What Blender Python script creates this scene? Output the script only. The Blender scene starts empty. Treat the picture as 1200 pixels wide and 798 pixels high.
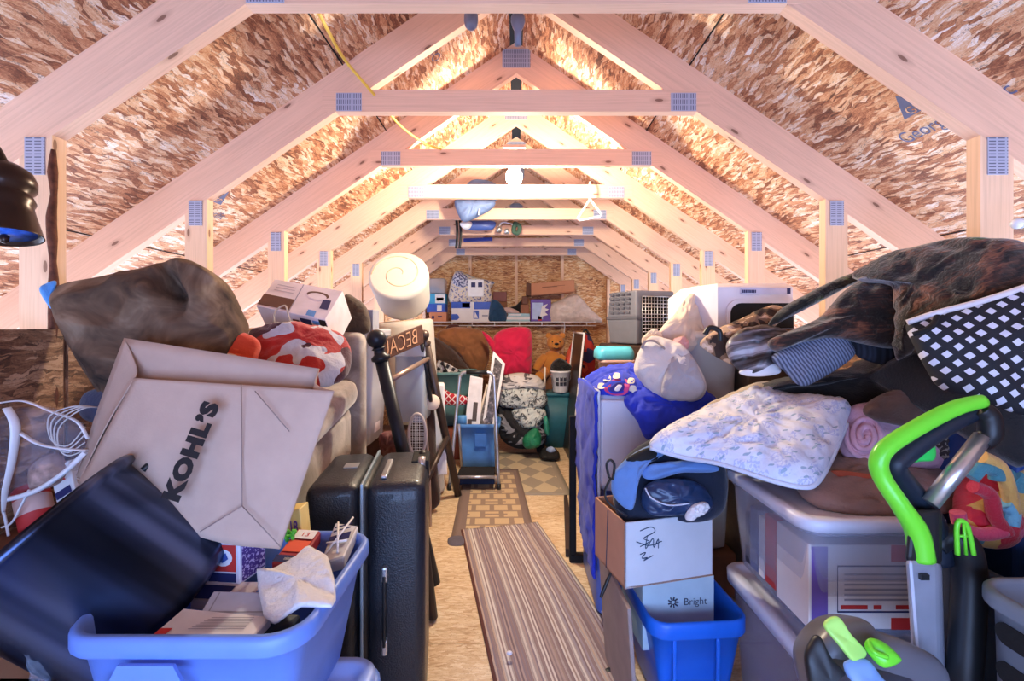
import bpy, bmesh, math, random
from mathutils import Vector, Matrix, noise
R=random.Random(7)
SC=bpy.context.scene
COL=SC.collection
V=Vector
F=533.33; CX=605.0; CY=383.0; H=1.225
def P(px,py,d): return V(((px-CX)/F*d, d, H+(CY-py)/F*d))
def PX(px,d): return (px-CX)/F*d
def PZ(py,d): return H+(CY-py)/F*d
def lin(c): return tuple((x/12.92 if x<=.04045 else ((x+.055)/1.055)**2.4) for x in c)
def rgb(r,g,b): return lin((r/255,g/255,b/255))

# ---------------------------------------------------------------- materials
class NT:
    def __init__(s,name):
        s.m=bpy.data.materials.new(name); s.m.use_nodes=True; s.t=s.m.node_tree; s.n=s.t.nodes; s.l=s.t.links
        s.b=s.n['Principled BSDF']
    def new(s,t,**k):
        n=s.n.new(t)
        for a,b in k.items(): setattr(n,a,b)
        return n
    def link(s,a,b): s.l.new(a,b)
    def math(s,op,a,b=None,clamp=False):
        n=s.new('ShaderNodeMath',operation=op); n.use_clamp=clamp
        for i,x in enumerate((a,b)):
            if x is None: continue
            if isinstance(x,(int,float)): n.inputs[i].default_value=x
            else: s.link(x,n.inputs[i])
        return n.outputs[0]
    def mix(s,f,a,b):
        n=s.new('ShaderNodeMix',data_type='RGBA')
        for i,x in ((0,f),(6,a),(7,b)):
            if isinstance(x,(int,float)): n.inputs[i].default_value=x
            elif isinstance(x,tuple): n.inputs[i].default_value=(*x[:3],1)
            else: s.link(x,n.inputs[i])
        return n.outputs[2]
    def ramp(s,f,stops,const=False):
        n=s.new('ShaderNodeValToRGB'); cr=n.color_ramp
        if const: cr.interpolation='CONSTANT'
        while len(cr.elements)<len(stops): cr.elements.new(.5)
        for e,(p,c) in zip(cr.elements,stops): e.position=p; e.color=(*c,1)
        s.link(f,n.inputs[0]); return n.outputs[0]
    def uv(s): return s.new('ShaderNodeTexCoord').outputs['UV']
    def obj(s): return s.new('ShaderNodeTexCoord').outputs['Object']
    def rnd(s): return s.new('ShaderNodeObjectInfo').outputs['Random']
    def vmath(s,op,a,b):
        n=s.new('ShaderNodeVectorMath',operation=op)
        for i,x in enumerate((a,b)):
            if isinstance(x,tuple): n.inputs[i].default_value=x
            else: s.link(x,n.inputs[i])
        return n.outputs[0]
    def mapping(s,v,rot=0,scale=(1,1,1),loc=(0,0,0)):
        n=s.new('ShaderNodeMapping'); s.link(v,n.inputs[0])
        n.inputs['Rotation'].default_value=(0,0,rot); n.inputs['Scale'].default_value=scale; n.inputs['Location'].default_value=loc
        return n.outputs[0]
    def noise(s,v,scale,detail=2,rough=.5,dist=0):
        n=s.new('ShaderNodeTexNoise'); s.link(v,n.inputs['Vector']); n.inputs['Scale'].default_value=scale
        n.inputs['Detail'].default_value=detail; n.inputs['Roughness'].default_value=rough; n.inputs['Distortion'].default_value=dist
        return n
    def voro(s,v,scale=1,dim='2D',feat='F1'):
        n=s.new('ShaderNodeTexVoronoi',voronoi_dimensions=dim,feature=feat); s.link(v,n.inputs['Vector']); n.inputs['Scale'].default_value=scale
        return n
    def bump(s,h,strength,dist=.01):
        n=s.new('ShaderNodeBump'); n.inputs['Strength'].default_value=strength; n.inputs['Distance'].default_value=dist
        s.link(h,n.inputs['Height']); s.link(n.outputs[0],s.b.inputs['Normal'])
    def col(s,c):
        if isinstance(c,tuple): s.b.inputs['Base Color'].default_value=(*c[:3],1)
        else: s.link(c,s.b.inputs['Base Color'])
    def set(s,**k):
        for a,b in k.items(): s.b.inputs[a.replace('_',' ')].default_value=b

MC={}
def plain(name,c,rough=.55,metal=0,var=.1,vs=14,bump=0,bs=90,sheen=0,coat=0,alpha=1,trans=0,ior=1.45):
    """procedural material: base colour with soft noise variation and optional fine bump"""
    if name in MC: return MC[name]
    t=NT(name); o=t.obj()
    n=t.noise(o,vs,3)
    lo=tuple(x*(1-var) for x in c); hi=tuple(min(1,x*(1+var)) for x in c)
    t.col(t.ramp(n.outputs[0],[(.3,lo),(.7,hi)]))
    t.set(Roughness=rough,Metallic=metal,IOR=ior)
    if sheen: t.set(Sheen_Weight=sheen)
    if coat: t.set(Coat_Weight=coat)
    if alpha<1: t.set(Alpha=alpha)
    if trans: t.set(Transmission_Weight=trans)
    if bump: t.bump(t.noise(o,bs,4).outputs[0],bump,.004)
    MC[name]=t.m; return t.m
def wood(name,c,dark,knots=True):
    t=NT(name); uv=t.uv(); r=t.rnd()
    off=t.new('ShaderNodeCombineXYZ'); t.link(t.math('MULTIPLY',r,13.7),off.inputs[0]); t.link(t.math('MULTIPLY',r,7.3),off.inputs[1])
    v=t.vmath('ADD',uv,off.outputs[0])
    g=t.noise(t.mapping(v,0,(1.2,45,1)),3,6,.6,.6)
    g2=t.noise(t.mapping(v,0,(.8,4,1)),2,3)
    base=t.ramp(g.outputs[0],[(.3,tuple(x*.84 for x in c)),(.55,c),(.8,tuple(min(1,x*1.08) for x in c))])
    base=t.mix(t.math('MULTIPLY',g2.outputs[0],.35),base,tuple(min(1,x*y) for x,y in zip(c,(1.05,.86,.72))))
    if knots:
        wv=t.vmath('ADD',v,t.mapping(g2.outputs[1],0,(.04,.02,0)))
        vo=t.voro(t.mapping(wv,0,(3.4,10,1)),1)
        k=t.math('LESS_THAN',vo.outputs['Distance'],.055)
        sep=t.new('ShaderNodeSeparateColor'); t.link(vo.outputs['Color'],sep.inputs[0])
        k=t.math('MULTIPLY',k,t.math('GREATER_THAN',sep.outputs[0],.55))
        halo=t.math('MULTIPLY',t.math('SUBTRACT',1,t.math('MULTIPLY',vo.outputs['Distance'],6.5),True),t.math('GREATER_THAN',sep.outputs[0],.55))
        base=t.mix(t.math('MULTIPLY',halo,.45),base,dark)
        base=t.mix(t.math('MULTIPLY',k,.7),base,tuple(x*.55 for x in dark))
    t.col(base); t.set(Roughness=.72)
    t.bump(g.outputs[0],.12,.003); return t.m
def osb(name,stops,sc=1.0,angs=(.25,-.75)):
    """oriented strand board: overlapping long flakes in several sizes and directions"""
    t=NT(name); uv=t.uv()
    w=t.noise(uv,7*sc,3); wv=t.vmath('ADD',uv,t.mapping(w.outputs[1],0,(.05/sc,.05/sc,0)))
    w2=t.noise(uv,40*sc,2); wv=t.vmath('ADD',wv,t.mapping(w2.outputs[1],0,(.012/sc,.012/sc,0)))
    def lay(an,sx,sy,o):
        v=t.voro(t.mapping(wv,an,(sx*sc,sy*sc,1),(o,o*.7,0)),1)
        s=t.new('ShaderNodeSeparateColor'); t.link(v.outputs['Color'],s.inputs[0]); return s.outputs[0],s.outputs[1],v.outputs['Distance']
    A=lay(angs[0],9,52,0); B=lay(angs[1],11,60,3.1); C_=lay(angs[0]+1.2,13,46,7.7); D_=lay(angs[1]+.9,26,110,1.3)
    va,di=A[0],A[2]
    for Q,th in ((B,.55),(C_,.62),(D_,.6)):
        m=t.math('GREATER_THAN',Q[1],th); va=t.mix(m,va,Q[0]); di=t.mix(m,di,Q[2])
    f1=t.noise(t.mapping(wv,angs[0],(14,210,1)),1.6,5,.75).outputs[0]; f2=t.noise(t.mapping(wv,angs[1],(14,210,1)),1.6,5,.75).outputs[0]
    fine=t.mix(t.math('GREATER_THAN',B[1],.55),f1,f2)
    sp=t.noise(uv,130*sc,4,.7).outputs[0]; big=t.noise(uv,2.6*sc,4,.6).outputs[0]
    tone=t.math('ADD',t.math('MULTIPLY',va,.5),.25)
    for q,k in ((fine,.75),(sp,.5),(big,.75)): tone=t.math('ADD',tone,t.math('MULTIPLY',t.math('SUBTRACT',q,.5),k))
    colr=t.ramp(tone,stops)
    e=t.math('MULTIPLY',t.math('GREATER_THAN',di,.55),t.math('GREATER_THAN',sp,.52))
    colr=t.mix(t.math('MULTIPLY',e,.6),colr,stops[0][1])
    t.col(colr); t.set(Roughness=.62)
    t.bump(tone,.35,.004); return t.m
def pattern(name,fn,rough=.8,bump=0,sheen=0):
    """fn(NT)->color socket"""
    t=NT(name); t.col(fn(t)); t.set(Roughness=rough)
    if sheen: t.set(Sheen_Weight=sheen)
    if bump: t.bump(t.noise(t.uv(),120,3).outputs[0],bump,.004)
    return t.m

# ---------------------------------------------------------------- mesh builder
class MB:
    def __init__(s): s.v=[];s.f=[];s.mi=[];s.sm=[];s.uv=[];s.M=None
    def add(s,verts,faces,mi=0,smooth=False,uvs=None):
        b=len(s.v)
        for v in verts: s.v.append(s.M@v if s.M else V(v))
        for k,f in enumerate(faces):
            s.f.append([b+i for i in f]); s.mi.append(mi); s.sm.append(smooth)
            if uvs is not None: s.uv.append([uvs[i] for i in f] if not isinstance(uvs,dict) else uvs[k])
            else: s.uv.append(None)
        return s
    def autouv(s,pts):
        n=V((0,0,0)); c=pts[0]
        for i in range(1,len(pts)-1): n+=(pts[i]-c).cross(pts[i+1]-c)
        a=max(range(3),key=lambda i:abs(n[i])); i,j=[(1,2),(0,2),(0,1)][a]
        return [(p[i],p[j]) for p in pts]
    # rounded / bevelled hexahedron from 8 corner points: bottom 4 (ccw), top 4
    def hexa(s,p,bevel=0,seg=2,mi=0,smooth=False,uvscale=1,fm=None):
        bm=bmesh.new(); vs=[bm.verts.new(x) for x in p]
        fs=[(3,2,1,0),(4,5,6,7),(0,1,5,4),(1,2,6,5),(2,3,7,6),(3,0,4,7)]
        for k,f in enumerate(fs):
            fc=bm.faces.new([vs[i] for i in f]); fc.material_index=(fm or {}).get(k,mi)
        if bevel: bmesh.ops.bevel(bm,geom=bm.edges[:],offset=bevel,segments=seg,profile=.5,affect='EDGES',clamp_overlap=True)
        bmesh.ops.recalc_face_normals(bm,faces=bm.faces[:])
        # longest edge direction -> u
        e=[p[1]-p[0],p[3]-p[0],p[4]-p[0]]
        bm.verts.index_update()
        ax=sorted([x.normalized()*1 for x in e],key=lambda q:-max(y.length for y in e if abs(y.normalized().dot(q))>.999))
        for f in bm.faces:
            n=f.normal
            c=[q for q in ax if abs(q.dot(n))<.8]
            u=c[0]; w=c[1] if len(c)>1 else n.cross(u)
            vv=[v.co for v in f.verts]
            s.add(vv,[list(range(len(vv)))],f.material_index,smooth or bevel>.012,[((x-p[0]).dot(u)*uvscale,(x-p[0]).dot(w)*uvscale) for x in vv])
        bm.free(); return s
    def box(s,c,size,yaw=0,bevel=0,seg=2,mi=0,rot=None,smooth=False,fm=None):
        x,y,z=[q/2 for q in size]; m=rot or Matrix.Rotation(yaw,3,'Z'); c=V(c)
        q=[(-x,-y,-z),(x,-y,-z),(x,y,-z),(-x,y,-z),(-x,-y,z),(x,-y,z),(x,y,z),(-x,y,z)]
        return s.hexa([c+m@V(k) for k in q],bevel,seg,mi,smooth,1,fm)
    def bx(s,x0,x1,y0,y1,z0,z1,**k): return s.box(((x0+x1)/2,(y0+y1)/2,(z0+z1)/2),(abs(x1-x0),abs(y1-y0),abs(z1-z0)),**k)
    def edgebox(s,o,u,v,w,**k):
        return s.hexa([o,o+u,o+u+v,o+v,o+w,o+u+w,o+u+v+w,o+v+w],**k)
    def loft(s,loops,cap0=True,cap1=True,mi=0,smooth=True,closed=True,uvm=True):
        n=len(loops[0]); vs=[p for l in loops for p in l]; fs=[];uvs={}
        per=[0]
        for i in range(n): per.append(per[-1]+(loops[len(loops)//2][(i+1)%n]-loops[len(loops)//2][i]).length)
        hh=[0]
        for k in range(len(loops)-1): hh.append(hh[-1]+(loops[k+1][0]-loops[k][0]).length)
        for k in range(len(loops)-1):
            for i in range(n if closed else n-1):
                j=(i+1)%n
                uvs[len(fs)]=[(per[i],hh[k]),(per[i+1],hh[k]),(per[i+1],hh[k+1]),(per[i],hh[k+1])]
                fs.append([k*n+i,k*n+j,(k+1)*n+j,(k+1)*n+i])
        s.add(vs,fs,mi,smooth,uvs)
        if cap0: s.add(list(reversed(loops[0])),[list(range(n))],mi,False)
        if cap1: s.add(list(loops[-1]),[list(range(n))],mi,False)
        return s
    def tube(s,pts,r,seg=10,mi=0,closed=False,sub=6,cap=True,flat=1.0):
        pts=[V(p) for p in pts]
        rs=r if isinstance(r,(list,tuple)) else [r]*len(pts)
        if sub>1 and len(pts)>2: pts,rs=crs(pts,rs,sub,closed)
        n=len(pts); loops=[]; prev=None
        for i in range(n):
            a=pts[i-1] if (i>0 or closed) else pts[i]; b=pts[(i+1)%n] if (i<n-1 or closed) else pts[i]
            t=(b-a); t=t.normalized() if t.length>1e-9 else V((0,0,1))
            if prev is None:
                up=V((0,0,1)) if abs(t.z)<.9 else V((0,1,0)); x=t.cross(up).normalized()
            else:
                x=(prev-t*prev.dot(t)); x=x.normalized() if x.length>1e-6 else t.orthogonal().normalized()
            prev=x; y=t.cross(x)
            loops.append([pts[i]+(x*math.cos(q)+y*math.sin(q)*flat)*rs[i] for q in [2*math.pi*k/seg for k in range(seg)]])
        if closed: loops.append(loops[0])
        return s.loft(loops,cap and not closed,cap and not closed,mi,True)
    def rod(s,a,b,r,seg=10,mi=0): return s.tube([a,b],r,seg,mi,sub=1)
    def lathe(s,prof,o=(0,0,0),axis=(0,0,1),seg=28,mi=0,cap0=True,cap1=True,smooth=True):
        o=V(o); a=V(axis).normalized(); x=a.orthogonal().normalized()
        if abs(a.z)>.9: x=V((1,0,0)); x=(x-a*x.dot(a)).normalized()
        y=a.cross(x)
        loops=[[o+a*z+(x*math.cos(q)+y*math.sin(q))*max(r,1e-5) for q in [2*math.pi*k/seg for k in range(seg)]] for r,z in prof]
        return s.loft(loops,cap0,cap1,mi,smooth)
    def ball(s,c,r,seg=16,mi=0,sc=(1,1,1),rot=None):
        c=V(c); vs=[];n=seg;m=seg//2; loops=[]
        for k in range(m+1):
            a=math.pi*k/m
            lp=[]
            for i in range(n):
                q=2*math.pi*i/n
                p=V((math.sin(a)*math.cos(q)*sc[0],math.sin(a)*math.sin(q)*sc[1],-math.cos(a)*sc[2]))*r
                if rot: p=rot@p
                lp.append(c+p)
            loops.append(lp)
        return s.loft(loops,False,False,mi,True)
    def prism(s,poly,o,u,v,depth,mi=0,smooth=False):
        """poly of 2D pts in frame o,u,v extruded by vector depth"""
        o=V(o);u=V(u);v=V(v);d=V(depth); a=[o+u*x+v*y for x,y in poly]; b=[q+d for q in a]; n=len(a)
        s.add(a,[list(range(n))[::-1]],mi,False,[(x,y) for x,y in poly])
        s.add(b,[list(range(n))],mi,False,[(x,y) for x,y in poly])
        for i in range(n):
            j=(i+1)%n; L=(a[j]-a[i]).length
            s.add([a[i],a[j],b[j],b[i]],[[0,1,2,3]],mi,smooth,[(0,0),(L,0),(L,d.length),(0,d.length)])
        return s
    def decal(s,o,u,v,x0,x1,y0,y1,mi,off=.0012,poly=None):
        """printed patch lying on the face o + u*x + v*y, x and y in metres or fractions of u, v"""
        n=u.cross(v).normalized()*off
        q=poly or [(x0,y0),(x1,y0),(x1,y1),(x0,y1)]
        s.add([o+u*a+v*b+n for a,b in q],[list(range(len(q)))],mi,False,[(a*u.length,b*v.length) for a,b in q]); return s
    def text(s,txt,o,u,v,size,mi,off=.0015,sx=1,weight=0,align='CENTER',mirror=False,shear=0,space=1):
        u=V(u).normalized();v=V(v).normalized();n=u.cross(v).normalized()
        cu=bpy.data.curves.new('t','FONT'); cu.body=txt; cu.size=size; cu.align_x=align; cu.align_y='CENTER'; cu.offset=weight; cu.space_character=space; cu.shear=shear
        cu.resolution_u=3
        ob=bpy.data.objects.new('t',cu); COL.objects.link(ob)
        dg=bpy.context.evaluated_depsgraph_get(); me=bpy.data.meshes.new_from_object(ob.evaluated_get(dg))
        vs=[V(o)+u*(q.co.x*sx*(-1 if mirror else 1))+v*q.co.y+n*off for q in me.vertices]
        s.add(vs,[list(p.vertices) for p in me.polygons],mi,False)
        bpy.data.objects.remove(ob); bpy.data.curves.remove(cu); bpy.data.meshes.remove(me); return s
    def puff(s,pts,T,D=None,N=72,M=13,back=.8,wr=.0,wf=9,sharp=False,pw=.5,c=None,n=None,mi=0,seed=0,rp=2.2):
        """a stuffed closed shape: a rounded volume filling the outline pts"""
        L=[P(q[0],q[1],q[2] if len(q)>2 else D) for q in pts] if not isinstance(pts[0],Vector) else list(pts)
        loop=resample(L,N,sharp)
        cc=P(*(c if len(c)>2 else (*c,D))) if c else sum(loop,V((0,0,0)))/N
        nn=V((0,0,0))
        for i in range(N): nn+=(loop[i]-cc).cross(loop[(i+1)%N]-cc)
        nn.normalize()
        if n is not None: nn=V(n).normalized()
        elif nn.dot(cc-V((0,0,H)))>0: nn=-nn
        ux=V((1,0,0)); ux=(ux-nn*ux.dot(nn)).normalized(); uy=nn.cross(ux)
        sd=V((seed*3.1,seed*1.7,seed*.9))
        def ring(r,sg):
            out=[]
            for b in loop:
                p=cc+(b-cc)*r
                h=T*(max(0,1-r**rp))**pw*(sg if sg>0 else sg*back)
                q=p+nn*h
                if wr:
                    w=wrink(q*wf+sd)*wr*min(1,(1-r**6)*1.6+.25)
                    q=q+nn*w*(1 if sg>0 else -.6)+(b-cc).normalized()*w*.25*r
                out.append(q)
            return out
        rr=[math.sin(k/M*math.pi/2) for k in range(M+1)]
        fr=[ring(r,1) for r in rr]; bk=[ring(r,-1) for r in reversed(rr)][1:]
        loops=fr+bk
        vs=[p for l in loops for p in l]; fs=[]
        uvv=[((p-cc).dot(ux),(p-cc).dot(uy)) for p in vs]
        for k in range(len(loops)-1):
            for i in range(N):
                j=(i+1)%N; fs.append([k*N+i,k*N+j,(k+1)*N+j,(k+1)*N+i])
        s.add(vs,fs,mi,True,uvv); return s
    def sheet(s,rows,nu=24,nv=24,thick=.006,wr=0,wf=9,mi=0,seed=0):
        """soft cloth sheet through a grid of control points"""
        rows=[[P(*q) if not isinstance(q,Vector) else q for q in r] for r in rows]
        rows=[cr_open(r,nu) for r in rows]
        cols=[cr_open([r[i] for r in rows],nv) for i in range(nu+1)]
        g=[[cols[i][j] for i in range(nu+1)] for j in range(nv+1)]
        sd=V((seed*2.3,seed*1.1,seed*.7)); nrm=[]
        for j in range(nv+1):
            a=[]
            for i in range(nu+1):
                du=g[j][min(i+1,nu)]-g[j][max(i-1,0)]; dv=g[min(j+1,nv)][i]-g[max(j-1,0)][i]
                a.append(du.cross(dv).normalized())
            nrm.append(a)
        uvs=[];fr=[];bk=[]
        for j in range(nv+1):
            L=0
            for i in range(nu+1):
                if i: L+=(g[j][i]-g[j][i-1]).length
                p=g[j][i]+nrm[j][i]*(wrink(g[j][i]*wf+sd)*wr if wr else 0)
                fr.append(p+nrm[j][i]*thick/2); bk.append(p-nrm[j][i]*thick/2)
                uvs.append((L,sum((g[k+1][i]-g[k][i]).length for k in range(j))))
        W=nu+1; n=len(fr); fs=[]
        for j in range(nv):
            for i in range(nu):
                a=[j*W+i,j*W+i+1,(j+1)*W+i+1,(j+1)*W+i]; fs.append(a); fs.append([n+q for q in reversed(a)])
        rim=[i for i in range(W)]+[j*W+nu for j in range(1,nv+1)]+[nv*W+i for i in range(nu-1,-1,-1)]+[j*W for j in range(nv-1,0,-1)]
        for k in range(len(rim)):
            a=rim[k];b=rim[(k+1)%len(rim)]; fs.append([b,a,n+a,n+b])
        s.add(fr+bk,fs,mi,True,uvs+uvs); return s
def wrink(v):
    a=noise.noise(v); b=noise.noise(v*2.1+V((9,3,5))+V((a,a,a))*1.2)
    return (1-2*abs(b))*.6+a*.7
def cr_pt(p0,p1,p2,p3,t):
    return .5*((2*p1)+(p2-p0)*t+(2*p0-5*p1+4*p2-p3)*t*t+(3*p1-p0-3*p2+p3)*t**3)
def crs(pts,rs,sub,closed):
    n=len(pts); o=[];q=[]
    for i in range(n if closed else n-1):
        g=lambda k:(k%n) if closed else min(max(k,0),n-1)
        for t in range(sub):
            f=t/sub; o.append(cr_pt(pts[g(i-1)],pts[i],pts[g(i+1)],pts[g(i+2)],f)); q.append(rs[i]*(1-f)+rs[g(i+1)]*f)
    if not closed: o.append(pts[-1]); q.append(rs[-1])
    return o,q
def cr_open(pts,n):
    if len(pts)==2: return [pts[0].lerp(pts[1],i/n) for i in range(n+1)]
    m=len(pts)-1; o=[]
    for i in range(n+1):
        x=i/n*m; k=min(int(x),m-1); t=x-k
        o.append(cr_pt(pts[max(k-1,0)],pts[k],pts[k+1],pts[min(k+2,m)],t))
    return o
def resample(L,N,sharp=False):
    d=L if sharp else crs(L,[1]*len(L),12,True)[0]
    n=len(d); ln=[0]
    for i in range(n): ln.append(ln[-1]+(d[(i+1)%n]-d[i]).length)
    o=[];k=0
    for i in range(N):
        t=ln[-1]*i/N
        while ln[k+1]<t: k+=1
        f=(t-ln[k])/max(1e-9,ln[k+1]-ln[k]); o.append(d[k].lerp(d[(k+1)%n],f))
    return o
def rr(cx,cy,z,wx,wy,r,yaw=0,n=6):
    o=[]; c,s_=math.cos(yaw),math.sin(yaw); r=min(r,wx/2-1e-4,wy/2-1e-4)
    for sx,sy,a0 in ((1,1,0),(-1,1,90),(-1,-1,180),(1,-1,270)):
        for k in range(n+1):
            a=math.radians(a0+90*k/n); x=sx*(wx/2-r)+math.cos(a)*r; y=sy*(wy/2-r)+math.sin(a)*r
            o.append(V((cx+x*c-y*s_,cy+x*s_+y*c,z)))
    return o
def tote(mb,cx,cy,z0,z1,wx,wy,r=.05,yaw=0,taper=.06,lip=.022,liph=.035,th=.004,mi=0,ribs=0):
    """open storage tote: tapered rounded walls, rolled rim, hollow inside"""
    A=lambda z,w,rad=r: rr(cx,cy,z,wx+w,wy+w,max(rad+w/2,.01),yaw)
    h=z1-z0
    L=[A(z0+.012,-taper*2-.02),A(z0,-taper*2-.05)][::-1]
    L+=[A(z0+.02,-taper*2),A(z0+h*.5,-taper),A(z1-liph,-taper*.15),A(z1-liph,lip*2-.006),A(z1-liph+.004,lip*2),A(z1-.006,lip*2),A(z1,lip*2-.01),A(z1,.0),A(z1-.006,-th*2),A(z0+h*.5,-taper-th*2),A(z0+.02,-taper*2-th*2),A(z0+.014,-taper*2-.05)]
    mb.loft(L,True,True,mi,True); return mb
def lid(mb,cx,cy,z,wx,wy,r=.05,yaw=0,h=.03,mi=0,step=.012):
    A=lambda zz,w: rr(cx,cy,zz,wx+w,wy+w,max(r+w/2,.008),yaw)
    mb.loft([A(z-h,-.004),A(z-h,.008),A(z-.006,.012),A(z,0),A(z,-.05),A(z-step,-.07),A(z-step,-.12)],True,True,mi,True); return mb

# ---------------------------------------------------------------- objects
def mk(name,mb,mats,parent=None,label=None,cat=None,group=None,kind=None,flip=True):
    me=bpy.data.meshes.new(name); me.from_pydata([tuple(v) for v in mb.v],[],mb.f)
    uv=me.uv_layers.new(name='UVMap'); li=0
    for k,p in enumerate(me.polygons):
        p.material_index=mb.mi[k]; p.use_smooth=mb.sm[k]
        q=mb.uv[k] or mb.autouv([mb.v[i] for i in mb.f[k]])
        for j,l in enumerate(p.loop_indices): uv.data[l].uv=q[j]
    for m in (mats if isinstance(mats,(list,tuple)) else [mats]): me.materials.append(m)
    bm=bmesh.new(); bm.from_mesh(me)
    bmesh.ops.remove_doubles(bm,verts=bm.verts[:],dist=1e-5)
    if flip: bmesh.ops.recalc_face_normals(bm,faces=bm.faces[:])
    bm.to_mesh(me); bm.free()
    me.validate(); me.update()
    o=bpy.data.objects.new(name,me); COL.objects.link(o)
    if parent: o.parent=parent
    tag(o,label,cat,group,kind); return o
def tag(o,label=None,cat=None,group=None,kind=None):
    if label: o['label']=label
    if cat: o['category']=cat
    if group: o['group']=group
    if kind: o['kind']=kind
    return o
def thing(name,label,cat,group=None,kind=None):
    o=bpy.data.objects.new(name,None); COL.objects.link(o); o.empty_display_size=.05
    return tag(o,label,cat,group,kind)
def on(o,pts,off=.004):
    """points of an already built mesh seen along the camera rays through the given pixels, lifted off the surface"""
    from mathutils.bvhtree import BVHTree
    me=o.data; t=BVHTree.FromPolygons([v.co for v in me.vertices],[tuple(p.vertices) for p in me.polygons])
    c=V((0,0,H)); r=[]
    for x,y in pts:
        d=(P(x,y,1)-c).normalized(); h=t.ray_cast(c,d)
        r.append(h[0]-d*off if h[0] else (r[-1].copy() if r else P(x,y,1.9)))
    return r
def rebase():
    """put each thing's origin at the base of its own bounding box"""
    kids={}
    for o in list(COL.objects):
        if o.parent: kids.setdefault(o.parent.name,[]).append(o)
    def desc(o):
        r=[o] if o.type=='MESH' else []
        for k in kids.get(o.name,[]): r+=desc(k)
        return r
    for o in list(COL.objects):
        if o.parent or o.type not in('MESH','EMPTY') or o.name in PLACED: continue
        ms=desc(o)
        if not ms: continue
        pts=[v.co for m in ms for v in m.data.vertices]
        lo=V([min(p[i] for p in pts) for i in range(3)]); hi=V([max(p[i] for p in pts) for i in range(3)])
        b=V(((lo.x+hi.x)/2,(lo.y+hi.y)/2,lo.z))
        for me in {m.data for m in ms}: me.transform(Matrix.Translation(-b))
        o.location=b
PLACED=set()
# ---------------------------------------------------------------- palette
M_wood=wood('lumber',rgb(222,182,158),rgb(120,66,44))
M_wood2=wood('lumber_studs',rgb(226,190,160),rgb(125,70,42))
ST=[(.12,rgb(80,44,30)),(.3,rgb(140,82,54)),(.44,rgb(186,126,88)),(.58,rgb(208,162,124)),(.72,rgb(218,188,162)),(.88,rgb(234,224,220))]
M_osb=osb('osb_deck',ST,1.0)
M_osbw=osb('osb_wall',[(.12,rgb(112,62,38)),(.3,rgb(180,118,74)),(.48,rgb(210,154,100)),(.66,rgb(226,186,136)),(.85,rgb(236,214,180))],1.15,(1.3,2.0))
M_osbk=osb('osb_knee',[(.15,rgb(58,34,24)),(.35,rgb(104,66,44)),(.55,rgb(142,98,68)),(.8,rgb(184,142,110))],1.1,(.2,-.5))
M_floor=osb('osb_floor',[(.1,rgb(176,138,100)),(.35,rgb(208,178,140)),(.6,rgb(222,198,162)),(.9,rgb(236,220,194))],1.6,(.3,1.4))
def f_plate(t):
    uv=t.uv(); b=t.new('ShaderNodeTexBrick'); t.link(t.mapping(uv,0,(1,1,1)),b.inputs['Vector'])
    b.offset=0; b.inputs['Scale'].default_value=1; b.inputs['Brick Width'].default_value=.0085; b.inputs['Row Height'].default_value=.024; b.inputs['Mortar Size'].default_value=.0028
    b.inputs['Color1'].default_value=(*rgb(92,98,122),1); b.inputs['Color2'].default_value=(*rgb(110,116,140),1); b.inputs['Mortar'].default_value=(*rgb(172,180,206),1)
    return b.outputs[0]
M_plate=pattern('galvanised_plate',f_plate,.45)
M_plate.node_tree.nodes['Principled BSDF'].inputs['Metallic'].default_value=.35
M_ink=plain('stamp_ink',rgb(92,96,128),.8)
M_black=plain('black_plastic',rgb(26,27,30),.45)
M_blackmat=plain('black_matte',rgb(20,19,20),.85,bump=.3)
M_white=plain('white_plastic',rgb(232,232,236),.45,var=.03)
M_silver=plain('brushed_silver',rgb(200,202,206),.3,metal=.85)
M_dark=plain('dark_gap',rgb(18,14,13),.9)
M_card=plain('brown_cardboard',rgb(178,126,90),.85,var=.06)
M_cardd=plain('dark_cardboard',rgb(128,84,58),.85,var=.1)
M_paper=plain('white_paper',rgb(226,224,226),.8,var=.03)
M_blue=plain('tote_blue',rgb(104,140,222),.42,var=.04)
M_ink2=plain('print_ink',rgb(60,62,80),.8)
M_red=plain('print_red',rgb(196,52,50),.6)
M_navy=plain('print_navy',rgb(34,40,92),.6)
M_yel=plain('print_yellow',rgb(236,214,140),.6)
M_purple=plain('print_purple',rgb(112,78,170),.6)
M_green=plain('lime_green',rgb(116,214,52),.35,var=.06)

# ---------------------------------------------------------------- the room
S=.61; PK=2.584; SL=.68; RV=.1693; YB=6.1; YF=-.9
KX=1.243
def und(x): return PK-SL*abs(x)
mb=MB(); mb.add([V((-1.34,YF,0)),V((1.34,YF,0)),V((1.34,YB,0)),V((-1.34,YB,0)),V((-1.34,YF,-.02)),V((1.34,YF,-.02)),V((1.34,YB,-.02)),V((-1.34,YB,-.02))],
  [[0,1,2,3],[7,6,5,4],[0,4,5,1],[1,5,6,2],[2,6,7,3],[3,7,4,0]],0)
for y,x0,x1 in ((2.98,-1.24,1.24),(1.76,-1.24,1.24),(4.2,-1.24,1.24)):
    mb.add([V((x0,y,.0006)),V((x1,y,.0006)),V((x1,y+.004,.0006)),V((x0,y+.004,.0006))],[[0,1,2,3]],1)
mk('floor',mb,[M_floor,M_cardd],kind='structure')
cs=1/math.hypot(1,SL)
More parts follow.
